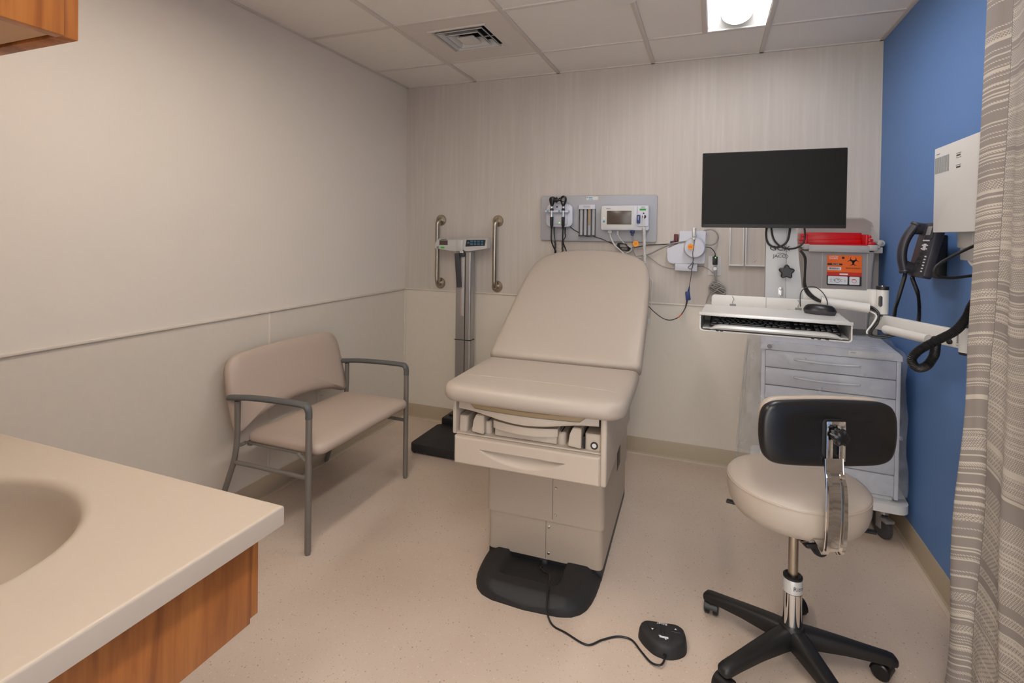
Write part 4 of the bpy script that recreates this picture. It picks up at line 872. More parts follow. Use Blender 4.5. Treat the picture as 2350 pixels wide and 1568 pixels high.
# biohazard trefoil
bm = B(); BC = (.040, .048)
def arcs(cx, cy, R, w0, w1, a0, a1, n=22):
    pts = []; o_, i_ = [], []
    for k in range(n+1):
        s = k/n; a = a0+(a1-a0)*s; w = w0+(w1-w0)*abs(2*s-1); o_.append((cx+(R+w)*math.cos(a), cy+(R+w)*math.sin(a))); i_.append((cx+(R-w)*math.cos(a), cy+(R-w)*math.sin(a)))
    for k in range(n):
        vs = [bm.verts.new(LF @ Vector((*p, .0022))) for p in (o_[k], o_[k+1], i_[k+1], i_[k])]; bm.faces.new(vs)
for k in range(3):
    d = PI/2+k*2*PI/3; cx_, cy_ = BC[0]+.0155*math.cos(d), BC[1]+.0155*math.sin(d)
    arcs(cx_, cy_, .0125, .0042, .0003, d+PI-2.35, d+PI+2.35)
    arcs(BC[0], BC[1], .0165, .0013, .0013, d+PI/3+.15-.5, d+PI/3-.15+.5)
obj('biohazard_symbol', bm, 'ink', lb, smooth=False)

# ================= SCREEN, ARM, TRAY =================
t = thing('computer_monitor', 'large thin black computer screen on the wall arm', 'monitor', (2.357, -1.0, 1.405))
MF = frame((2.357, -1.0, 1.5625), (1, 0, 0), (0, 0, 1))
bm = B(); slab(bm, .528, .314, .022, .004, MF @ Matrix.Translation((0, 0, -.022)), .002); slab(bm, .40, .22, .03, .02, MF @ Matrix.Translation((0, 0, -.05)), .01); obj('casing', bm, 'black', t)
bm = B(); box(bm, (-.261, -.143, .0001), (.261, .154, .0006), M4=MF); obj('screen', bm, 'screen', t)
bm = B(); [box(bm, (.13+k*.012, -.1585, -.01), (.136+k*.012, -.1565, -.004), M4=MF) for k in range(4)]; obj('buttons', bm, 'midgrey', t)

t = thing('support_arm', 'white jointed swing arm with post, keyboard tray and black hose', 'support arm', (2.9, -1.285, 1.0))
PX = 2.345
bm = B(); box(bm, (PX, -.955, 1.04), (PX+.078, -.925, 1.56), .004)
P = [(PX+.078, 1.04), (PX+.150, 1.04), (PX+.140, 1.12), (PX+.108, 1.42), (PX+.108, 1.56), (PX+.078, 1.56)]
loft(bm, [[(x, y, z) for x, z in P] for y in (-.952, -.90)], True); box(bm, (PX+.02, -.976, 1.50), (PX+.09, -.95, 1.60), .004); po_ = obj('post', bm, 'postgrey', t)
PFm = frame((PX+.060, -.957, 1.30), (1, 0, 0), (0, 0, 1))
text('lettering', 'GCX', .028, 'ink', po_, PFm @ Matrix.Translation((-.008, .022, 0)), sx=1.25)
text('lettering', 'JACO', .018, 'ink', po_, PFm @ Matrix.Translation((-.008, -.010, 0)), sx=1.1)
bm = B(); tube(bm, [PFm @ Vector((-.008+.031*math.cos(a/10), -.010+.012*math.sin(a/10), 0)) for a in range(-8, 22, 3)], .0007, 5); obj('logo_swoosh', bm, 'ink', po_)
bm = B(); lathe(bm, (2.420, -.955, 1.228), (0, -1, 0), [(.012, 0), (.012, .02)], 16)
kn = [((.025+.0045*math.cos(5*a*PI/40))*math.cos(a*PI/40+.3), (.025+.0045*math.cos(5*a*PI/40))*math.sin(a*PI/40+.3)) for a in range(80)]
pillow(bm, kn, [(.003, .018), (0, .022), (0, .034), (.004, .038)], wallf(2.420, -.955, 1.228)); obj('star_knob', bm, 'black', t, label='black star-shaped knob')
bm = B(); slab(bm, .018, .04, .002, .009, wallf(2.403, -.956, 1.143), .0005); [lathe(bm, (2.403, -.958, z), (0, -1, 0), [(.006, 0), (.0055, .003), (.001, .0045)], 12) for z in (1.131, 1.155)]; obj('bolt_plate', bm, 'alu', t)
# inner bar, elbow, outer bar, wall pivot
bm = B(); box(bm, (2.47, -.948, 1.100), (2.735, -.926, 1.163), .004); cyl(bm, (2.728, -.94, 1.098), (2.728, -.94, 1.168), .019, seg=24); obj('inner_bar', bm, 'white', t)
def sleeve(p, q, r): bm = B(); tube(bm, [p, q], r, 16, smooth=False); bmesh.ops.bevel(bm, geom=[e for e in bm.edges if len(e.link_faces) == 2 and e.calc_face_angle(0) > 1], offset=.004, segments=2, affect='EDGES'); return obj('cable_sleeve', bm, 'white', t)
sleeve((2.545, -.975, 1.113), (2.705, -.985, 1.098), .019)
bm = B(); cyl(bm, (2.752, -.968, 1.078), (2.752, -.968, 1.171), .021, seg=28); box(bm, (2.728, -.962, 1.082), (2.752, -.94, 1.168), .003); eb = obj('elbow', bm, 'white', t)
bm = B(); cyl(bm, (2.752, -.968, 1.171), (2.752, -.968, 1.184), .0212, seg=28); cyl(bm, (2.752, -.968, 1.070), (2.752, -.968, 1.079), .0205, seg=28); obj('joint_ring', bm, 'black', eb)
bm = B(); lathe(bm, (2.752, -.968, 1.184), (0, 0, 1), [(.006, 0), (.005, .003), (.001, .004)], 12); slab(bm, .015, .042, .002, .0075, frame((2.740, -.9895, 1.128), (.95, .3, 0), (0, 0, 1)), .0005); obj('bolt_plate', bm, 'steel', eb)
d1 = (Vector((2.9, -1.285, 0))-Vector((2.752, -.968, 0))).normalized(); n1 = Vector((-d1.y, d1.x, 0))*-1
OF = frame((2.752, -.968, 1.045), d1, (0, 0, 1))
bm = B(); box(bm, (-.03, -.029, -.011), (.345, .030, .011), .004, M4=OF); obj('outer_bar', bm, 'white', t)
bm = B(); box(bm, (.325, -.012, .010), (.34, .018, .0125), M4=OF); [box(bm, (.322, -.02+.008*k, .0105), (.328, -.018+.008*k, .012), M4=OF) for k in range(6)]; obj('marks', bm, 'midgrey', t)
bm = B(); lathe(bm, OF @ Vector((.30, -.012, .011)), OF.to_3x3() @ Vector((0, 0, 1)), [(.009, 0), (.009, .006), (.006, .008), (.001, .008)], 18); obj('plug_button', bm, 'black', t)
nz_ = OF.to_3x3() @ Vector((0, 0, 1)); sg = 1 if nz_.y < 0 else -1
a_ = OF @ Vector((.05, -.018, .026*sg)); b_ = OF @ Vector((.235, -.018, .026*sg)); sleeve(a_, b_, .016)
bm = B(); cyl(bm, (2.9, -1.285, 1.008), (2.9, -1.285, 1.088), .0225, seg=28); obj('pivot', bm, 'white', t)
bm = B(); cyl(bm, (2.9, -1.285, 1.088), (2.9, -1.285, 1.096), .023, seg=28); cyl(bm, (2.9, -1.285, 1.0), (2.9, -1.285, 1.008), .022, seg=28); obj('joint_ring', bm, 'black', t)
# tray
TF = frame((2.096, -1.19, 1.0), (.9986, -.052, 0), (.052, .9986, 0)); TW = .506; TD = .255
bm = B()
sec = [(0, .062), (0, .010), (.004, .003), (.010, 0), (TW-.010, 0), (TW-.004, .003), (TW, .010), (TW, .062), (TW-.004, .069), (TW-.012, .073), (.012, .073), (.004, .069)]
inn = [(.004, .060), (.004, .012), (.007, .006), (.012, .004), (TW-.012, .004), (TW-.007, .006), (TW-.004, .012), (TW-.004, .060), (TW-.008, .065), (TW-.014, .068), (.014, .068), (.008, .065)]
loft(bm, [[TF @ Vector((x, TD, z)) for x, z in inn], [TF @ Vector((x, 0, z)) for x, z in inn], [TF @ Vector((x, 0, z)) for x, z in sec], [TF @ Vector((x, TD, z)) for x, z in sec]], False)
box(bm, (.002, TD-.003, .002), (TW-.002, TD, .071), M4=TF)
kt = obj('keyboard_tray', bm, 'white', t, ang=40)
bm = B(); box(bm, (-.002, -.004, .060), (TW+.002, -.0005, .072), .001, M4=TF); obj('front_lip', bm, 'alulight', kt)
bm = B(); slab(bm, .43, .052, .003, .014, TF @ frame((.245, TD-.004, .092), (1, 0, 0), (0, 0, 1)), .001); obj('backsplash', bm, 'white', kt)
bm = B(); 
for x in (.115, .36): box(bm, (x-.012, TD-.0085, .0735), (x+.012, TD-.0072, .082), M4=TF); tube(bm, [TF @ Vector((x-.004, TD-.0085, .114)), TF @ Vector((x+.004, TD-.0085, .102)), TF @ Vector((x-.002, TD-.0085, .09)), TF @ Vector((x, TD-.0085, .08))], .0012, 5)
obj('clip', bm, 'midgrey', kt)
bm = B(); pr = [(-.014, .012), (-.018, .018), (-.012, .026), (.0, .030), (.03, .027), (.05, .016)]
def shelfsec(x, s): return [TF @ Vector((x, y*s+.002, .004+(z-.004)*s)) for y, z in pr]
loft(bm, [shelfsec(.04, .35), shelfsec(.055, .8), shelfsec(.075, 1), shelfsec(TW-.075, 1), shelfsec(TW-.05, .8), shelfsec(TW-.03, .35)], False, closed=False)
bm2 = B(); kk = [(-.014, .008), (-.016, .014), (-.010, .018), (.01, .019)]; loft(bm2, [[TF @ Vector((x, y, z-.003)) for y, z in kk] for x in (.02, TW-.02)], False, closed=False); bm2.free()
obj('wrist_rail', bm, 'alulight', kt)
bm = B(); box(bm, (.012, -.006, .010), (TW-.012, .19, .014), .001, M4=TF); obj('sliding_shelf', bm, 'alulight', kt)
bm = B()
for x in (.06, .075, .38, .40, .425): box(bm, (x, -.004, .002), (x+.010, .004, .008), .001, M4=TF)
obj('catch', bm, 'black', kt)
bm = B(); lathe(bm, TF @ Vector((.325, TD-.005, .058)), (0, -1, 0), [(.016, 0), (.016, .003), (.011, .003), (.011, 0)], 20); [lathe(bm, TF @ Vector((x, TD-.005, .046)), (0, -1, 0), [(.004, 0), (.004, .002), (.001, .003)], 10) for x in (.19, .235)]; obj('grommet', bm, 'black', kt)
bm = B(); box(bm, (.20, TD-.001, .01), (.30, TD+.045, .06), .003, M4=TF); obj('tray_bracket', bm, 'white', kt)
# cables and hose of the arm
bm = B(); ribbed(bm, [(2.90, -1.36, 1.20), (2.884, -1.35, 1.165), (2.868, -1.36, 1.128), (2.835, -1.375, 1.087), (2.785, -1.385, 1.054), (2.74, -1.39, 1.021), (2.722, -1.39, .990), (2.738, -1.385, .966), (2.766, -1.372, .972), (2.788, -1.36, 1.003), (2.80, -1.335, 1.03), (2.812, -1.30, 1.045)], .0125, .0042, 12, .10); obj('corrugated_hose', bm, 'cable', t, label='black corrugated cable hose')
bm = B()
for dx, r in ((0, .0042), (.009, .0036)):
    tube(bm, [(2.70, -.985+dx*.3, 1.103), (2.712, -1.0, 1.105-dx), (2.730, -1.012, 1.083), (2.716+dx, -1.022, 1.050), (2.696+dx, -1.028, 1.018), (2.700+dx, -1.030, 1.000+dx*.3), (2.735, -1.04, .998+dx*.6), (2.765, -1.045, 1.008+dx*.6), (2.80, -1.065, 1.022)], r, 8)
obj('cable', bm, 'cable', t)
bm = B(); tube(bm, [(2.705, -.99, 1.09), (2.722, -1.016, 1.075), (2.708, -1.026, 1.045), (2.690, -1.03, 1.018), (2.690, -1.032, 1.006)], .003, 8); obj('cable', bm, 'wcable', t, label='white cable at the elbow')
bm = B()
for dx in (0, .012):
    tube(bm, [(2.47+dx*.2, -.962, 1.315), (2.487+dx*.2, -.964, 1.285), (2.488, -.966, 1.22), (2.486+dx*.4, -.966, 1.175), (2.500+dx, -.966, 1.140), (2.53+dx, -.972, 1.118), (2.56, -.975, 1.112)], .0042, 8)
obj('cable', bm, 'cable', t)
bm = B()
tube(bm, [(2.350, -.965, 1.44), (2.344, -.968, 1.38), (2.352, -.970, 1.343), (2.375, -.970, 1.327), (2.402, -.970, 1.332), (2.425, -.968, 1.36), (2.434, -.966, 1.43)], .0042, 8)
tube(bm, [(2.360, -.968, 1.44), (2.368, -.972, 1.372), (2.388, -.974, 1.338), (2.418, -.974, 1.322), (2.455, -.970, 1.326), (2.482, -.966, 1.350), (2.486, -.962, 1.39), (2.478, -.96, 1.44)], .0036, 8)
tag(obj('monitor_cable', bm, 'cable'), 'black cables looping down under the computer screen', 'cable')

t = thing('wall_channel', 'white vertical mounting channel on the blue wall beside the curtain', 'wall channel', (2.968, -1.27, 1.0))
bm = B(); box(bm, (2.950, -1.38, 1.149), (2.9855, -1.17, 1.365), .004); box(bm, (2.925, -1.33, .995), (2.9855, -1.24, 1.149), .004); obj('channel', bm, 'white', t)
bm = B(); box(bm, (2.905, -1.40, 1.30), (2.95, -1.20, 1.50), .003); box(bm, (2.90, -1.30, 1.34), (2.95, -1.19, 1.40), .003); obj('bracket', bm, 'alulight', t)
bm = B(); tube(bm, [(2.95, -1.235, 1.335), (2.925, -1.235, 1.33), (2.915, -1.25, 1.30), (2.93, -1.27, 1.275), (2.95, -1.29, 1.27)], .007, 10); obj('cable_hook', bm, 'white', t)
t = thing('equipment_panel', 'flat white vented equipment cover on the blue wall beside the curtain', 'equipment cover', (2.86, -1.33, 1.39))
EF = frame((2.85, -1.310, 1.535), (0, -1, 0), (0, 0, 1))
bm = B(); slab(bm, .34, .288, .028, .003, EF @ Matrix.Translation((0, 0, -.028)), .002); obj('cover', bm, 'white', t)
bm = B()
for k in range(13): x = -.162+k*.0088; box(bm, (x, .056, .0), (x+.0042, .110, .0008), M4=EF)
obj('vent_slots', bm, 'midgrey', t)
bm = B(); box(bm, (-.155, .121, 0), (-.125, .1225, .0004), M4=EF)
for y0 in (.103, .066):
    box(bm, (.0, y0, 0), (.036, y0+.0013, .0004), M4=EF); box(bm, (.0, y0-.014*(y0 > .08), 0), (.036, y0-.0127*(y0 > .08), .0004), M4=EF)
    for k in range(5): box(bm, (.003+k*.006, y0-.009, 0), (.007+k*.006, y0-.0035, .0004), M4=EF)
obj('print', bm, 'ink', t)
bm = B(); tube(bm, [(2.905, -1.37, 1.35), (2.883, -1.375, 1.352), (2.825, -1.38, 1.318), (2.785, -1.39, 1.29), (2.772, -1.395, 1.270), (2.785, -1.39, 1.254), (2.825, -1.38, 1.250), (2.895, -1.37, 1.262), (2.935, -1.36, 1.265)], .0045, 10); tag(obj('loose_cable', bm, 'cable'), 'black cable looped out from the wall channel in front of the telephone', 'cable')

# keyboard and mouse
t = thing('computer_keyboard', 'black computer keyboard resting inside the white tray', 'keyboard', (2.35, -1.13, 1.014))
KF = TF @ Matrix.Translation((.035, .0, .0145)) @ Matrix.Rotation(math.radians(8), 4, 'X')
bm = B(); slab(bm, .44, .145, .012, .006, KF @ Matrix.Translation((.22, .085, 0)), .002); obj('case', bm, 'black', t)
def key(x, y, w): kb = B(); box(kb, (x+.0012, y+.0012, .010), (x+w-.0012, y+.0155, .0185), .0022, 2, M4=KF); obj('key', kb, 'gloss', t)
rows_ = [(.016, [.019]+[.019]+[.019]+[.105]+[.019]*4), (.034, [.038]+[.0185]*10+[.046]), (.052, [.031]+[.0185]*11+[.038]), (.070, [.027]+[.0185]*13), (.088, [.0185]*13+[.034]), (.112, [.0185]*13)]
for y, ws in rows_:
    x = .006; T = sum(ws); s = .278/T
    for w in ws: key(x, y, w*s); x += w*s
for y in (.016, .070, .088):
    for k in range(3): key(.293+k*.0185, y, .0185)
key(.3115, .034, .0185)
for y in (.016, .034, .052, .070):
    for k in range(4): key(.357+k*.0185, y, .0185)
bm = B(); tube(bm, [KF @ Vector((.33, .157, .008)), TF @ Vector((.37, .20, .03)), TF @ Vector((.35, .235, .05)), TF @ Vector((.327, .248, .056))], .0018, 6); obj('cord', bm, 'cable', t)
t = thing('computer_mouse', 'black computer mouse on top of the keyboard tray', 'mouse', (2.53, -1.05, 1.073))
bm = B(); mz = 1.0745; ms = Matrix.Translation((2.528, -1.052, mz)) @ Matrix.Rotation(math.radians(68), 4, 'Z')
bo = [(.031*math.cos(a*PI/16)*(1-.08*math.sin(a*PI/16)), .055*math.sin(a*PI/16)) for a in range(32)]
pillow(bm, bo, [(.003, 0), (.0, .006), (-.002, .014)], ms); obj('base', bm, 'dgrey', t)
bm = B(); pillow(bm, bo, [(-.002, .0142), (.001, .021), (.006, .028), (.012, .033), (.019, .036)], ms); obj('shell', bm, 'gloss', t, ang=80)
bm = B(); tube(bm, [(2.556, -1.03, 1.088), (2.562, -1.0, 1.12), (2.548, -.985, 1.152), (2.52, -.98, 1.172), (2.488, -.98, 1.166), (2.472, -.98, 1.14), (2.472, -.985, 1.09)], .0018, 6, 8); obj('cord', bm, 'cable', t)

# ================= TELEPHONE =================
t = thing('telephone', 'dark desk telephone mounted on the blue wall', 'telephone', (2.986, -.85, 1.2))
bm = B(); box(bm, (2.955, -.872, 1.215), (2.9855, -.74, 1.385), .003); box(bm, (2.91, -.93, 1.27), (2.96, -.80, 1.36), .003); obj('wall_mount', bm, 'black', t)
TP = frame((2.893, -.952, 1.325), (0, -1, 0), (.22, 0, 1)) @ Matrix.Diagonal((.72, .84, 1, 1))     # local x towards the room, y up, z out from the wall
bm = B(); slab(bm, .225, .25, .028, .014, TP @ Matrix.Translation((0, 0, -.014)), .004); obj('body', bm, 'phone', t)
bm = B(); box(bm, (.012, .062, .0142), (.075, .112, .0155), .001, M4=TP); dsp = obj('display', bm, 'lcd', t)
bm = B()
slab(bm, .10, .075, .006, .008, TP @ Matrix.Translation((.043, .085, .012)), .002); obj('display_frame', bm, 'phone', t)
bm = B(); box(bm, (.014, .066, .0185), (.072, .106, .0195), .001, M4=TP); obj('display_glass', bm, 'midgrey', t)
def pk(x, y, w, h, m): bm = B(); box(bm, (x-w/2, y-h/2, .013), (x+w/2, y+h/2, .0175), .001, M4=TP); return obj('key', bm, m, t)
for i in range(3):
    for j in range(4): pk(-.012+i*.022, -.038-j*.018, .015, .010, 'black')
for j in range(6): pk(.078, -.03-j*.0135, .014, .006, 'pkey')
for i in range(4): pk(-.005+i*.022, .042, .012, .006, 'pkey')
pk(.028, .012, .030, .030, 'pkey'); pk(-.002, .02, .012, .006, 'pkey'); pk(-.002, .004, .012, .006, 'pkey'); pk(.058, .02, .012, .006, 'pkey'); pk(.058, .004, .012, .006, 'pkey')
for i in range(4): pk(-.005+i*.022, -.015, .012, .008, 'black')
bm = B(); HS = lambda x, y, z: TP @ Vector((x, y, z))
tube(bm, [HS(-.082, -.108, .030), HS(-.082, -.098, .036), HS(-.082, -.05, .052), HS(-.082, 0, .058), HS(-.082, .05, .054), HS(-.082, .098, .040), HS(-.082, .115, .034)], lambda s: ((.021, .016) if .12 < s < .88 else (.024, .020)) if 0 < s < 1 else (.012, .01), 16, 6, flat=(0, 1, 0))
cyl(bm, HS(-.082, -.092, .008), HS(-.082, -.088, .036), .022, .024, 20); cyl(bm, HS(-.082, .098, .008), HS(-.082, .094, .036), .022, .024, 20); obj('handset', bm, 'phone', t)
bm = B(); ribbed(bm, [HS(-.082, -.112, .028), HS(-.080, -.135, .026), (2.852, -.80, 1.13), (2.850, -.765, 1.07), (2.856, -.745, 1.015), (2.872, -.77, .992), (2.890, -.82, .992), (2.896, -.865, 1.02), (2.896, -.885, 1.08), (2.894, -.875, 1.15), HS(-.052, -.135, .006), HS(-.05, -.118, .004)], .0062, .0045, 8, .25); obj('cord', bm, 'cable', t)

# ================= CART =================
t = thing('supply_cart', 'grey white drawer cart wrapped in clear plastic against the blue wall', 'cart', (2.64, -.3, 0), math.radians(-4.1))
CF = Matrix.Translation((2.373, -.535, 0)) @ Matrix.Rotation(math.radians(-4.1), 4, 'Z')
def cb(name, a, b_, m, p=None, bev=.003, **k): bm = B(); box(bm, a, b_, bev, M4=CF); return obj(name, bm, m, p or t, **k)
CW, CD = .560, .40
cb('body', (.012, .018, .20), (CW-.004, CD, .822), 'cartm'); cb('side_post', (0, .006, .2), (.018, .03, .822), 'cartm'); cb('side_post', (CW-.016, .0, .2), (CW, .03, .822), 'cartm')
bm = B(); P = [(-.004, .823), (-.002, .845), (.012, .858), (CW-.008, .858), (CW+.004, .845), (CW+.004, .823)]
loft(bm, [[CF @ Vector((x, y, z)) for x, z in P] for y in (-.004, CD+.004)], True); box(bm, (.02, .02, .858), (CW-.02, CD-.02, .861), .001, M4=CF); obj('worktop', bm, 'cartm', t)
bm = B(); lathe(bm, CF @ Vector((.035, -.004, .838)), CF.to_3x3() @ Vector((0, -1, 0)), [(.011, 0), (.011, .003), (.008, .004), (.008, .002), (.004, .002), (.004, .005), (.001, .005)], 20); obj('lock', bm, 'frame', t)
bm = B(); box(bm, (.36, -.006, .828), (.53, -.004, .852), .001, M4=CF); lp = obj('name_plate', bm, 'offwhite', t)
bm = B(); box(bm, (.368, -.007, .843), (.39, -.006, .846), M4=CF); obj('print', bm, 'midgrey', lp)
for z1, z0 in ((.820, .738), (.734, .652), (.648, .482), (.478, .31), (.306, .212)):
    d = cb('drawer', (.019, 0, z0), (CW-.017, .02, z1), 'cartm')
    zc = (z0+z1)/2+.006
    bm = B(); tube(bm, [CF @ Vector(p) for p in ((.145, .001, zc), (.15, -.010, zc), (.20, -.020, zc-.001), (.275, -.025, zc-.002), (.35, -.020, zc-.001), (.40, -.010, zc), (.405, .001, zc))], (.0045, .0055), 10); obj('handle', bm, 'cartm', d)
cb('shadow_gap', (.018, .016, .205), (CW-.016, .0175, .822), 'ink', bev=0)
bm = B(); pts_ = rrect(.64, .47, .05, 6, CW/2, CD/2); loft(bm, [[CF @ Vector((x, y, z)) for x, y in pts_] for z in (.152, .158, .186, .190)], True); box(bm, (.02, .02, .186), (CW-.02, CD-.01, .205), M4=CF); obj('bumper', bm, 'offwhite', t)
for x, y, br in ((.045, .035, 1), (.515, .035, 1), (.045, CD-.03, 0), (.515, CD-.03, 0)):
    p = CF @ Vector((x, y, 0)); bm = B(); cyl(bm, (p.x, p.y, .118), (p.x, p.y, .152), .02, .024, 16)
    for s in (-1, 1): box(bm, (s*.016-.0025, -.012, .045), (s*.016+.0025, .022, .13), .002, M4=Matrix.Translation((p.x, p.y+.012, 0)) @ Matrix.Rotation(.35, 4, 'Z'))
    if br: box(bm, (-.028, -.055, .095), (.012, -.01, .108), .002, M4=Matrix.Translation((p.x, p.y, 0)) @ Matrix.Rotation(.35, 4, 'Z'))
    c_ = obj('caster', bm, 'alu', t)
    ax = Vector((math.cos(.35), math.sin(.35), 0)); wc = Vector((p.x, p.y+.014, .0575))
    bm = B(); lathe(bm, wc-ax*.013, ax, [(.03, 0), (.052, .001), (.0575, .005), (.0575, .021), (.052, .025), (.03, .026)], 32); w_ = obj('wheel', bm, 'dgrey', c_)
for s in (0,):
    pass
# clear plastic bag over the cart
def drape():
    bm = B(); N_ = 120; lv = []
    zs = [.866, .862, .84, .80, .74, .66, .58, .50, .42, .34, .27, .215, .20]
    for j, z in enumerate(zs):
        f = j/(len(zs)-1); ring = []
        for k in range(N_):
            a = 2*PI*k/N_; rr = rrect(CW+.02, CD+.02, .03, 8); 
            # walk the rounded rectangle perimeter evenly by angle
            x, y = math.cos(a), math.sin(a); hw, hd = CW/2+.012, CD/2+.012; s = 1/max(abs(x)/hw, abs(y)/hd); px_, py_ = x*s, y*s
            out = (.004+.010*f) if j > 1 else -.002
            left = max(0, -x)**2; out += left*(.03+.05*f**.8)*(j > 0)+.012*f*abs(math.sin(a*7+f*3))+.006*math.sin(a*19+z*23)*(j > 1)
            if y < -.3 and abs(px_) < hw*.98: out = min(out, .006+.004*math.sin(a*13+z*40)) if j > 1 else out
            if y > .3: out = min(out, .02)
            if x > .3: out = min(out, .012+.014*f)
            dx, dy = x, y; L = math.hypot(dx, dy); dx /= L; dy /= L
            zz = z + (.006*math.sin(a*5)+.004*math.sin(a*11) if j < 2 else (.02*math.sin(a*9)+.012*math.sin(a*17) if j >= len(zs)-2 else 0))
            ring.append(CF @ Vector((CW/2+px_+dx*max(out, .003 if j > 1 else -.004), CD/2+py_+dy*max(out, .003 if j > 1 else -.004), zz)))
        lv.append(ring)
    # top sheet
    top = []
    for q_ in (.66, .33):
        top.append([CF @ Vector((CW/2+(CF.inverted() @ p).x*q_-CW/2*q_, CD/2+((CF.inverted() @ p).y-CD/2)*q_, .8665+.004*math.sin(k*.9+q_*9)+.004)) for k, p in enumerate(lv[0])])
    R = loft(bm, [top[1], top[0]]+lv, False); bm.faces.new(R[0]); return bm
tag(obj('plastic_cover', drape(), 'poly', ang=180), 'clear crinkled plastic bag draped over the drawer cart', 'plastic cover')

# ================= STOOL =================
SCX, SCY = 2.395, -1.475
t = thing('stool', 'beige round-seated rolling stool with black backrest and five-legged base', 'stool', (SCX, SCY, 0))
bm = B(); lathe(bm, (SCX, SCY, .066), (0, 0, 1), [(.02, -.012), (.036, 0), (.042, .02), (.040, .048), (.034, .062), (.001, .062)], 32); obj('hub', bm, 'black', t)
for k in range(5):
    a = math.radians(8+72*k); d = Vector((math.cos(a), math.sin(a), 0)); s_ = Vector((-d.y, d.x, 0)); c0 = Vector((SCX, SCY, 0))
    bm = B(); rings = []
    for r, w, zt, zb in ((.015, .030, .124, .070), (.06, .028, .120, .072), (.15, .024, .106, .070), (.24, .021, .090, .062), (.275, .021, .084, .058), (.29, .019, .080, .057), (.297, .012, .073, .058)):
        rings.append([c0+d*r+s_*x*w+Vector((0, 0, zb+(zt-zb)*y)) for x, y in ((-1, 0), (-1.05, .5), (-.9, .85), (-.55, 1), (.55, 1), (.9, .85), (1.05, .5), (1, 0))])
    loft(bm, rings, True); lg = obj('leg', bm, 'black', t, ang=50)
    cc = c0+d*.272; sw = a+.9+k*1.3; ax = Vector((math.cos(sw), math.sin(sw), 0)); tr_ = Vector((-ax.y, ax.x, 0)); wc = cc+tr_*.014+Vector((0, 0, .0262))
    bm = B(); cyl(bm, cc+Vector((0, 0, .03)), cc+Vector((0, 0, .064)), .0095, seg=12)
    for s in (-1, 1): lathe(bm, wc+ax*(s*.007), ax*s, [(.0262, 0), (.0262, .013), (.022, .017), (.010, .0175), (.001, .0175)], 24)
    n_ = 12; loft(bm, [[wc+ax*x+(tr_*math.cos(b_)+Vector((0, 0, math.sin(b_))))*.0285 for b_ in [(-.15+(PI+.1)*q_/n_) for q_ in range(n_+1)]] for x in (-.022, .022)], False, closed=False)
    obj('caster', bm, 'gloss', lg)
bm = B(); cyl(bm, (SCX, SCY, .09), (SCX, SCY, .235), .0275, seg=32); obj('outer_tube', bm, 'chrome', t)
bm = B(); lathe(bm, (SCX, SCY, .236), (0, 0, 1), [(.0285, 0), (.0285, .040), (.027, .044)], 32); cl_ = obj('collar', bm, 'alulight', t)
bm = B(); lathe(bm, (SCX, SCY, .279), (0, 0, 1), [(.0285, 0), (.0285, .006), (.024, .009), (.019, .006)], 32); cyl(bm, (SCX, SCY, .2345), (SCX, SCY, .2365), .0282, seg=32); obj('rubber_ring', bm, 'black', t)
# lettering wrapped on the collar
cu = bpy.data.curves.new('tmp', 'FONT'); cu.body = 'Ritter'; cu.size = .019; cu.align_x = 'CENTER'; cu.align_y = 'CENTER'
tm = bpy.data.objects.new('tmp', cu); C.objects.link(tm); me = bpy.data.meshes.new_from_object(tm.evaluated_get(bpy.context.evaluated_depsgraph_get())); bpy.data.objects.remove(tm)
bm = B(); bm.from_mesh(me); bmesh.ops.subdivide_edges(bm, edges=bm.edges[:], cuts=1); a0 = math.radians(-50)
for v in bm.verts: a = a0+v.co.x/.0287; v.co = Vector((SCX+.0289*math.cos(a), SCY+.0289*math.sin(a), .256+v.co.y))
obj('lettering', bm, 'ink', cl_, smooth=False)
bm = B(); cyl(bm, (SCX, SCY, .23), (SCX, SCY, .49), .0145, seg=28); obj('piston', bm, 'steel', t)
bm = B(); lathe(bm, (2.397, -1.482, .488), (0, 0, 1), [(.06, -.008), (.15, -.002), (.170, .006), (.184, .014), (.195, .034), (.2015, .06), (.2025, .092), (.201, .1005), (.202, .103), (.199, .108), (.186, .114), (.14, .118), (.07, .120), (.001, .1205)], 64); se = obj('seat_cushion', bm, 'vinyl', t, ang=80)
bm = B(); tube(bm, [(2.397+.2022*math.cos(a*PI/32), -1.482+.2022*math.sin(a*PI/32), .5895) for a in range(65)], .0012, 6, smooth=False); obj('piping', bm, 'vinylb', se)
bm = B(); box(bm, (-.07, -.09, .462), (.07, .09, .478), .004, M4=Matrix.Translation((SCX, SCY, 0)) @ Matrix.Rotation(.37, 4, 'Z')); box(bm, (-.04, -.14, .452), (.03, .0, .468), .006, M4=Matrix.Translation((SCX, SCY, 0)) @ Matrix.Rotation(.37, 4, 'Z')); lathe(bm, (SCX+.055, SCY-.10, .438), (.3, -.95, 0), [(.02, -.03), (.022, 0), (.018, .012)], 16); obj('mechanism', bm, 'black', t)
for a, l_ in ((.12, .228), (2.85, .205)):
    bm = B(); d = Vector((math.cos(a), math.sin(a), 0)); c0 = Vector((SCX, SCY, .468)); tube(bm, [c0+d*.05, c0+d*.15, c0+d*(l_-.05)+Vector((0, 0, -.006)), c0+d*l_+Vector((0, 0, -.010))], lambda s: (.005, .005) if s < .7 else (.012, .006), 10, flat=(-d.y, d.x, 0)); obj('lever', bm, 'black', t)
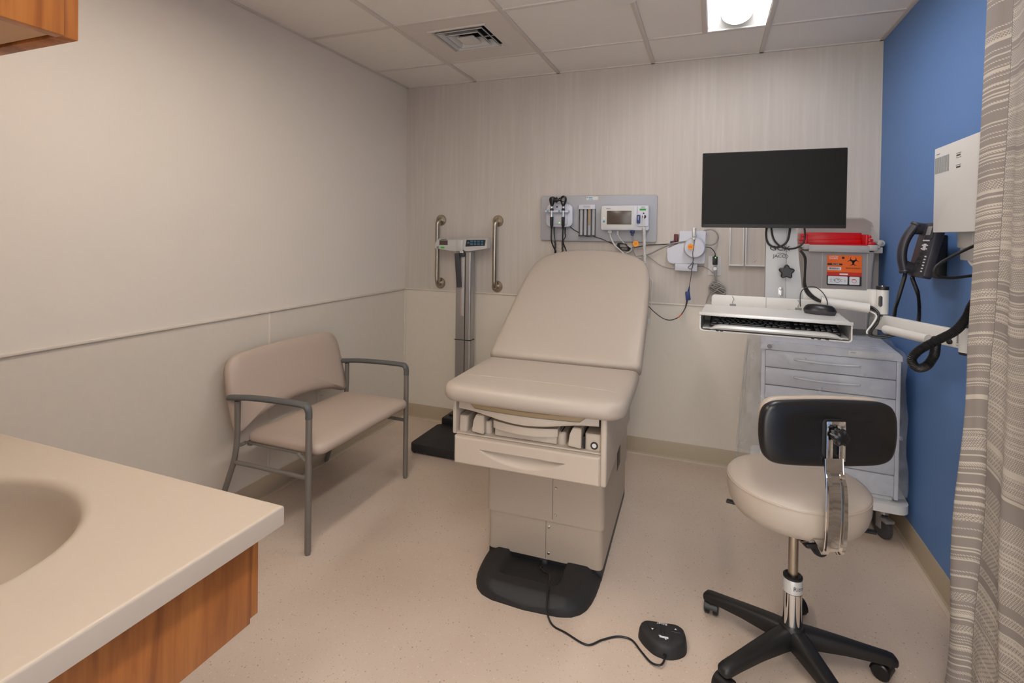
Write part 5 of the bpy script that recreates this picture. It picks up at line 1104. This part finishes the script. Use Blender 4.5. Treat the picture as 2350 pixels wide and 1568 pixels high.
# backrest: ex along its width, facing away from the camera
ex = Vector((.934, .357, 0)); en = Vector((.357, -.934, 0))
SB = frame((2.447, -1.703, .825), ex, (0, 0, 1))
ol = [(.0, -.092), (.08, -.090), (.135, -.086), (.165, -.075), (.181, -.052), (.188, -.01), (.187, .04), (.178, .068), (.160, .082), (.13, .088), (.06, .091), (0, .092)]
ol = ol+[(-x, y) for x, y in ol[-2:0:-1]]
ol = [tuple(p)[:2] for p in smoothpts([(*p, 0) for p in ol+[ol[0]]], 4)][:-1]
bm = B(); pillow(bm, ol, [(.004, -.03), (0, -.022), (0, -.010), (.004, -.002), (.012, .003), (.035, .006), (.042, .003), (.055, .001)], SB); obj('back_shell', bm, 'gloss', t, ang=60)
bm = B(); pillow(bm, [(x*.94, y*.98+.005) for x, y in ol], [(.03, -.075), (.012, -.068), (.002, -.055), (.0, -.04), (.002, -.03)], SB); obj('back_cushion', bm, 'vinyl', t, ang=80)
bm = B(); slab(bm, .062, .115, .004, .012, SB @ Matrix.Translation((.006, -.012, .0)), .001); obj('bracket_plate', bm, 'black', t)
# chrome strap: vertical J with a slot near the top
def strap(bm, pts, w, th):
    rings = []
    for i, (s, z, wz) in enumerate(pts):
        a = Vector(pts[max(i-1, 0)][:2]); b_ = Vector(pts[min(i+1, len(pts)-1)][:2]); tdir = (b_-a).normalized(); nn_ = Vector((-tdir.y, tdir.x))
        def P_(x, o): q2 = Vector((s, z))+nn_*o; return Vector((2.455, -1.714, 0))+ex*x+en*q2.x+Vector((0, 0, q2.y))
        W_ = wz; g = min(1, max(0, (.722-z)/.012))*.007 if i <= 12 else .007*max(0, 1-(i-12)*.5)
        rings.append([P_(-W_, -th), P_(-W_, .0005), P_(-W_*.93, .001), P_(-W_*.88, g), P_(-W_*.55, g), P_(-W_*.45, .0), P_(W_*.45, 0), P_(W_*.55, g), P_(W_*.88, g), P_(W_*.93, .001), P_(W_, .0005), P_(W_, -th)])
    loft(bm, rings, True)
bm = B()
pts = [(.0, .765, .026), (.002, .735, .026), (.004, .724, .026), (.006, .716, .0265), (.009, .706, .027), (.012, .695, .028), (.016, .66, .029), (.016, .60, .030), (.014, .56, .030), (.010, .525, .030), (.004, .512, .030), (-.008, .504, .029), (-.022, .510, .027), (-.04, .516+.0, .026), (-.10, .475, .026), (-.20, .462, .026)]
pts = [(s, z, w) for s, z, w in pts]
strap(bm, pts, .03, .003)
for a, b_ in (((-.026, -.076), (-.0085, .018)), ((.0085, -.076), (.026, .018))): box(bm, (a[0], a[1], .008), (b_[0], b_[1], .0115), .0008, M4=SB @ Matrix.Translation((.009, .011, 0)))
box(bm, (-.026, -.08, .008), (.026, -.072, .0115), .0008, M4=SB @ Matrix.Translation((.009, .011, 0))); box(bm, (-.026, .010, .008), (.026, .030, .0115), .002, M4=SB @ Matrix.Translation((.009, .011, 0)))
obj('back_strap', bm, 'chrome', t, ang=30, label='chrome back strap')
bm = B(); KN = SB @ Matrix.Translation((.007, .006, .010)); kn = [((.021+.003*math.cos(6*a*PI/36))*math.cos(a*PI/36), (.021+.003*math.cos(6*a*PI/36))*math.sin(a*PI/36)) for a in range(72)]
pillow(bm, [(x*.6, y*.6) for x, y in kn], [(0, 0), (0, .018)], KN); pillow(bm, kn, [(.003, .012), (0, .016), (0, .030), (.003, .034), (.01, .036)], KN); obj('adjusting_knob', bm, 'gloss', t)

# ================= CURTAIN =================
t = thing('privacy_curtain', 'taupe woven striped privacy curtain at the right edge', 'curtain', (2.83, -1.8, 0))
bm = B(); uvl = bm.loops.layers.uv.new('UVMap')
base = [(2.940, -1.508), (2.905, -1.502), (2.868, -1.494), (2.847, -1.508), (2.853, -1.545), (2.872, -1.575), (2.868, -1.63), (2.845, -1.70), (2.835, -1.80), (2.85, -1.90), (2.90, -1.98), (2.86, -2.07), (2.80, -2.14), (2.86, -2.22), (2.92, -2.3)]
top = smoothpts([(x, y, 0) for x, y in base], 14); n_ = len(top); L = [0]
for i in range(1, n_): L.append(L[-1]+(top[i]-top[i-1]).length)
ZN = 60; V_ = []
for j in range(ZN+1):
    z = .012+(H-.06-.012)*j/ZN; f = 1-z/H; row = []
    for i, p in enumerate(top):
        s = L[i]/L[-1]; g = max(0, 1-s*2.2)
        dx = -(.085*f**1.6)*g*1.0 - .004*math.sin(s*60+z*3)*f; dy = .03*f*g+.012*math.sin(s*38+z*2.1)*f
        if g > 0: dx += -.010*f*math.sin(z*9+s*30)*g*(1 if z < 1.1 else 0)
        row.append((bm.verts.new((p.x+dx, p.y+dy, z)), L[i], z+.02*math.sin(s*25)*f))
    V_.append(row)
for j in range(ZN):
    for i in range(n_-1):
        q4 = (V_[j][i], V_[j][i+1], V_[j+1][i+1], V_[j+1][i]); fc = bm.faces.new([v[0] for v in q4])
        for lp_, v in zip(fc.loops, q4): lp_[uvl].uv = (v[1]+.03, v[2])
o = obj('cloth', bm, 'curtain', t, ang=180); sm = o.modifiers.new('thick', 'SOLIDIFY'); sm.thickness = .0015
bm = B(); tube(bm, [(2.87, -1.46, H-.02), (2.87, -1.8, H-.02), (2.87, -2.4, H-.02)], .01, 10, smooth=False); [cyl(bm, (2.87, y, H-.02), (2.87, y, H-.002), .006) for y in (-1.5, -1.9, -2.35)]; obj('rail', bm, 'alulight', t)
bm = B()
for k in range(10): y = -1.50-k*.09; tube(bm, [(2.87, y, H-.028), (2.874, y, H-.045), (2.866, y, H-.06)], .0016, 6)
obj('hooks', bm, 'alulight', t)
for o in list(bpy.data.objects):
    if o.type == 'MESH' and o.parent is None and 'kind' not in o and 'label' not in o: print('UNTAGGED', o.name)
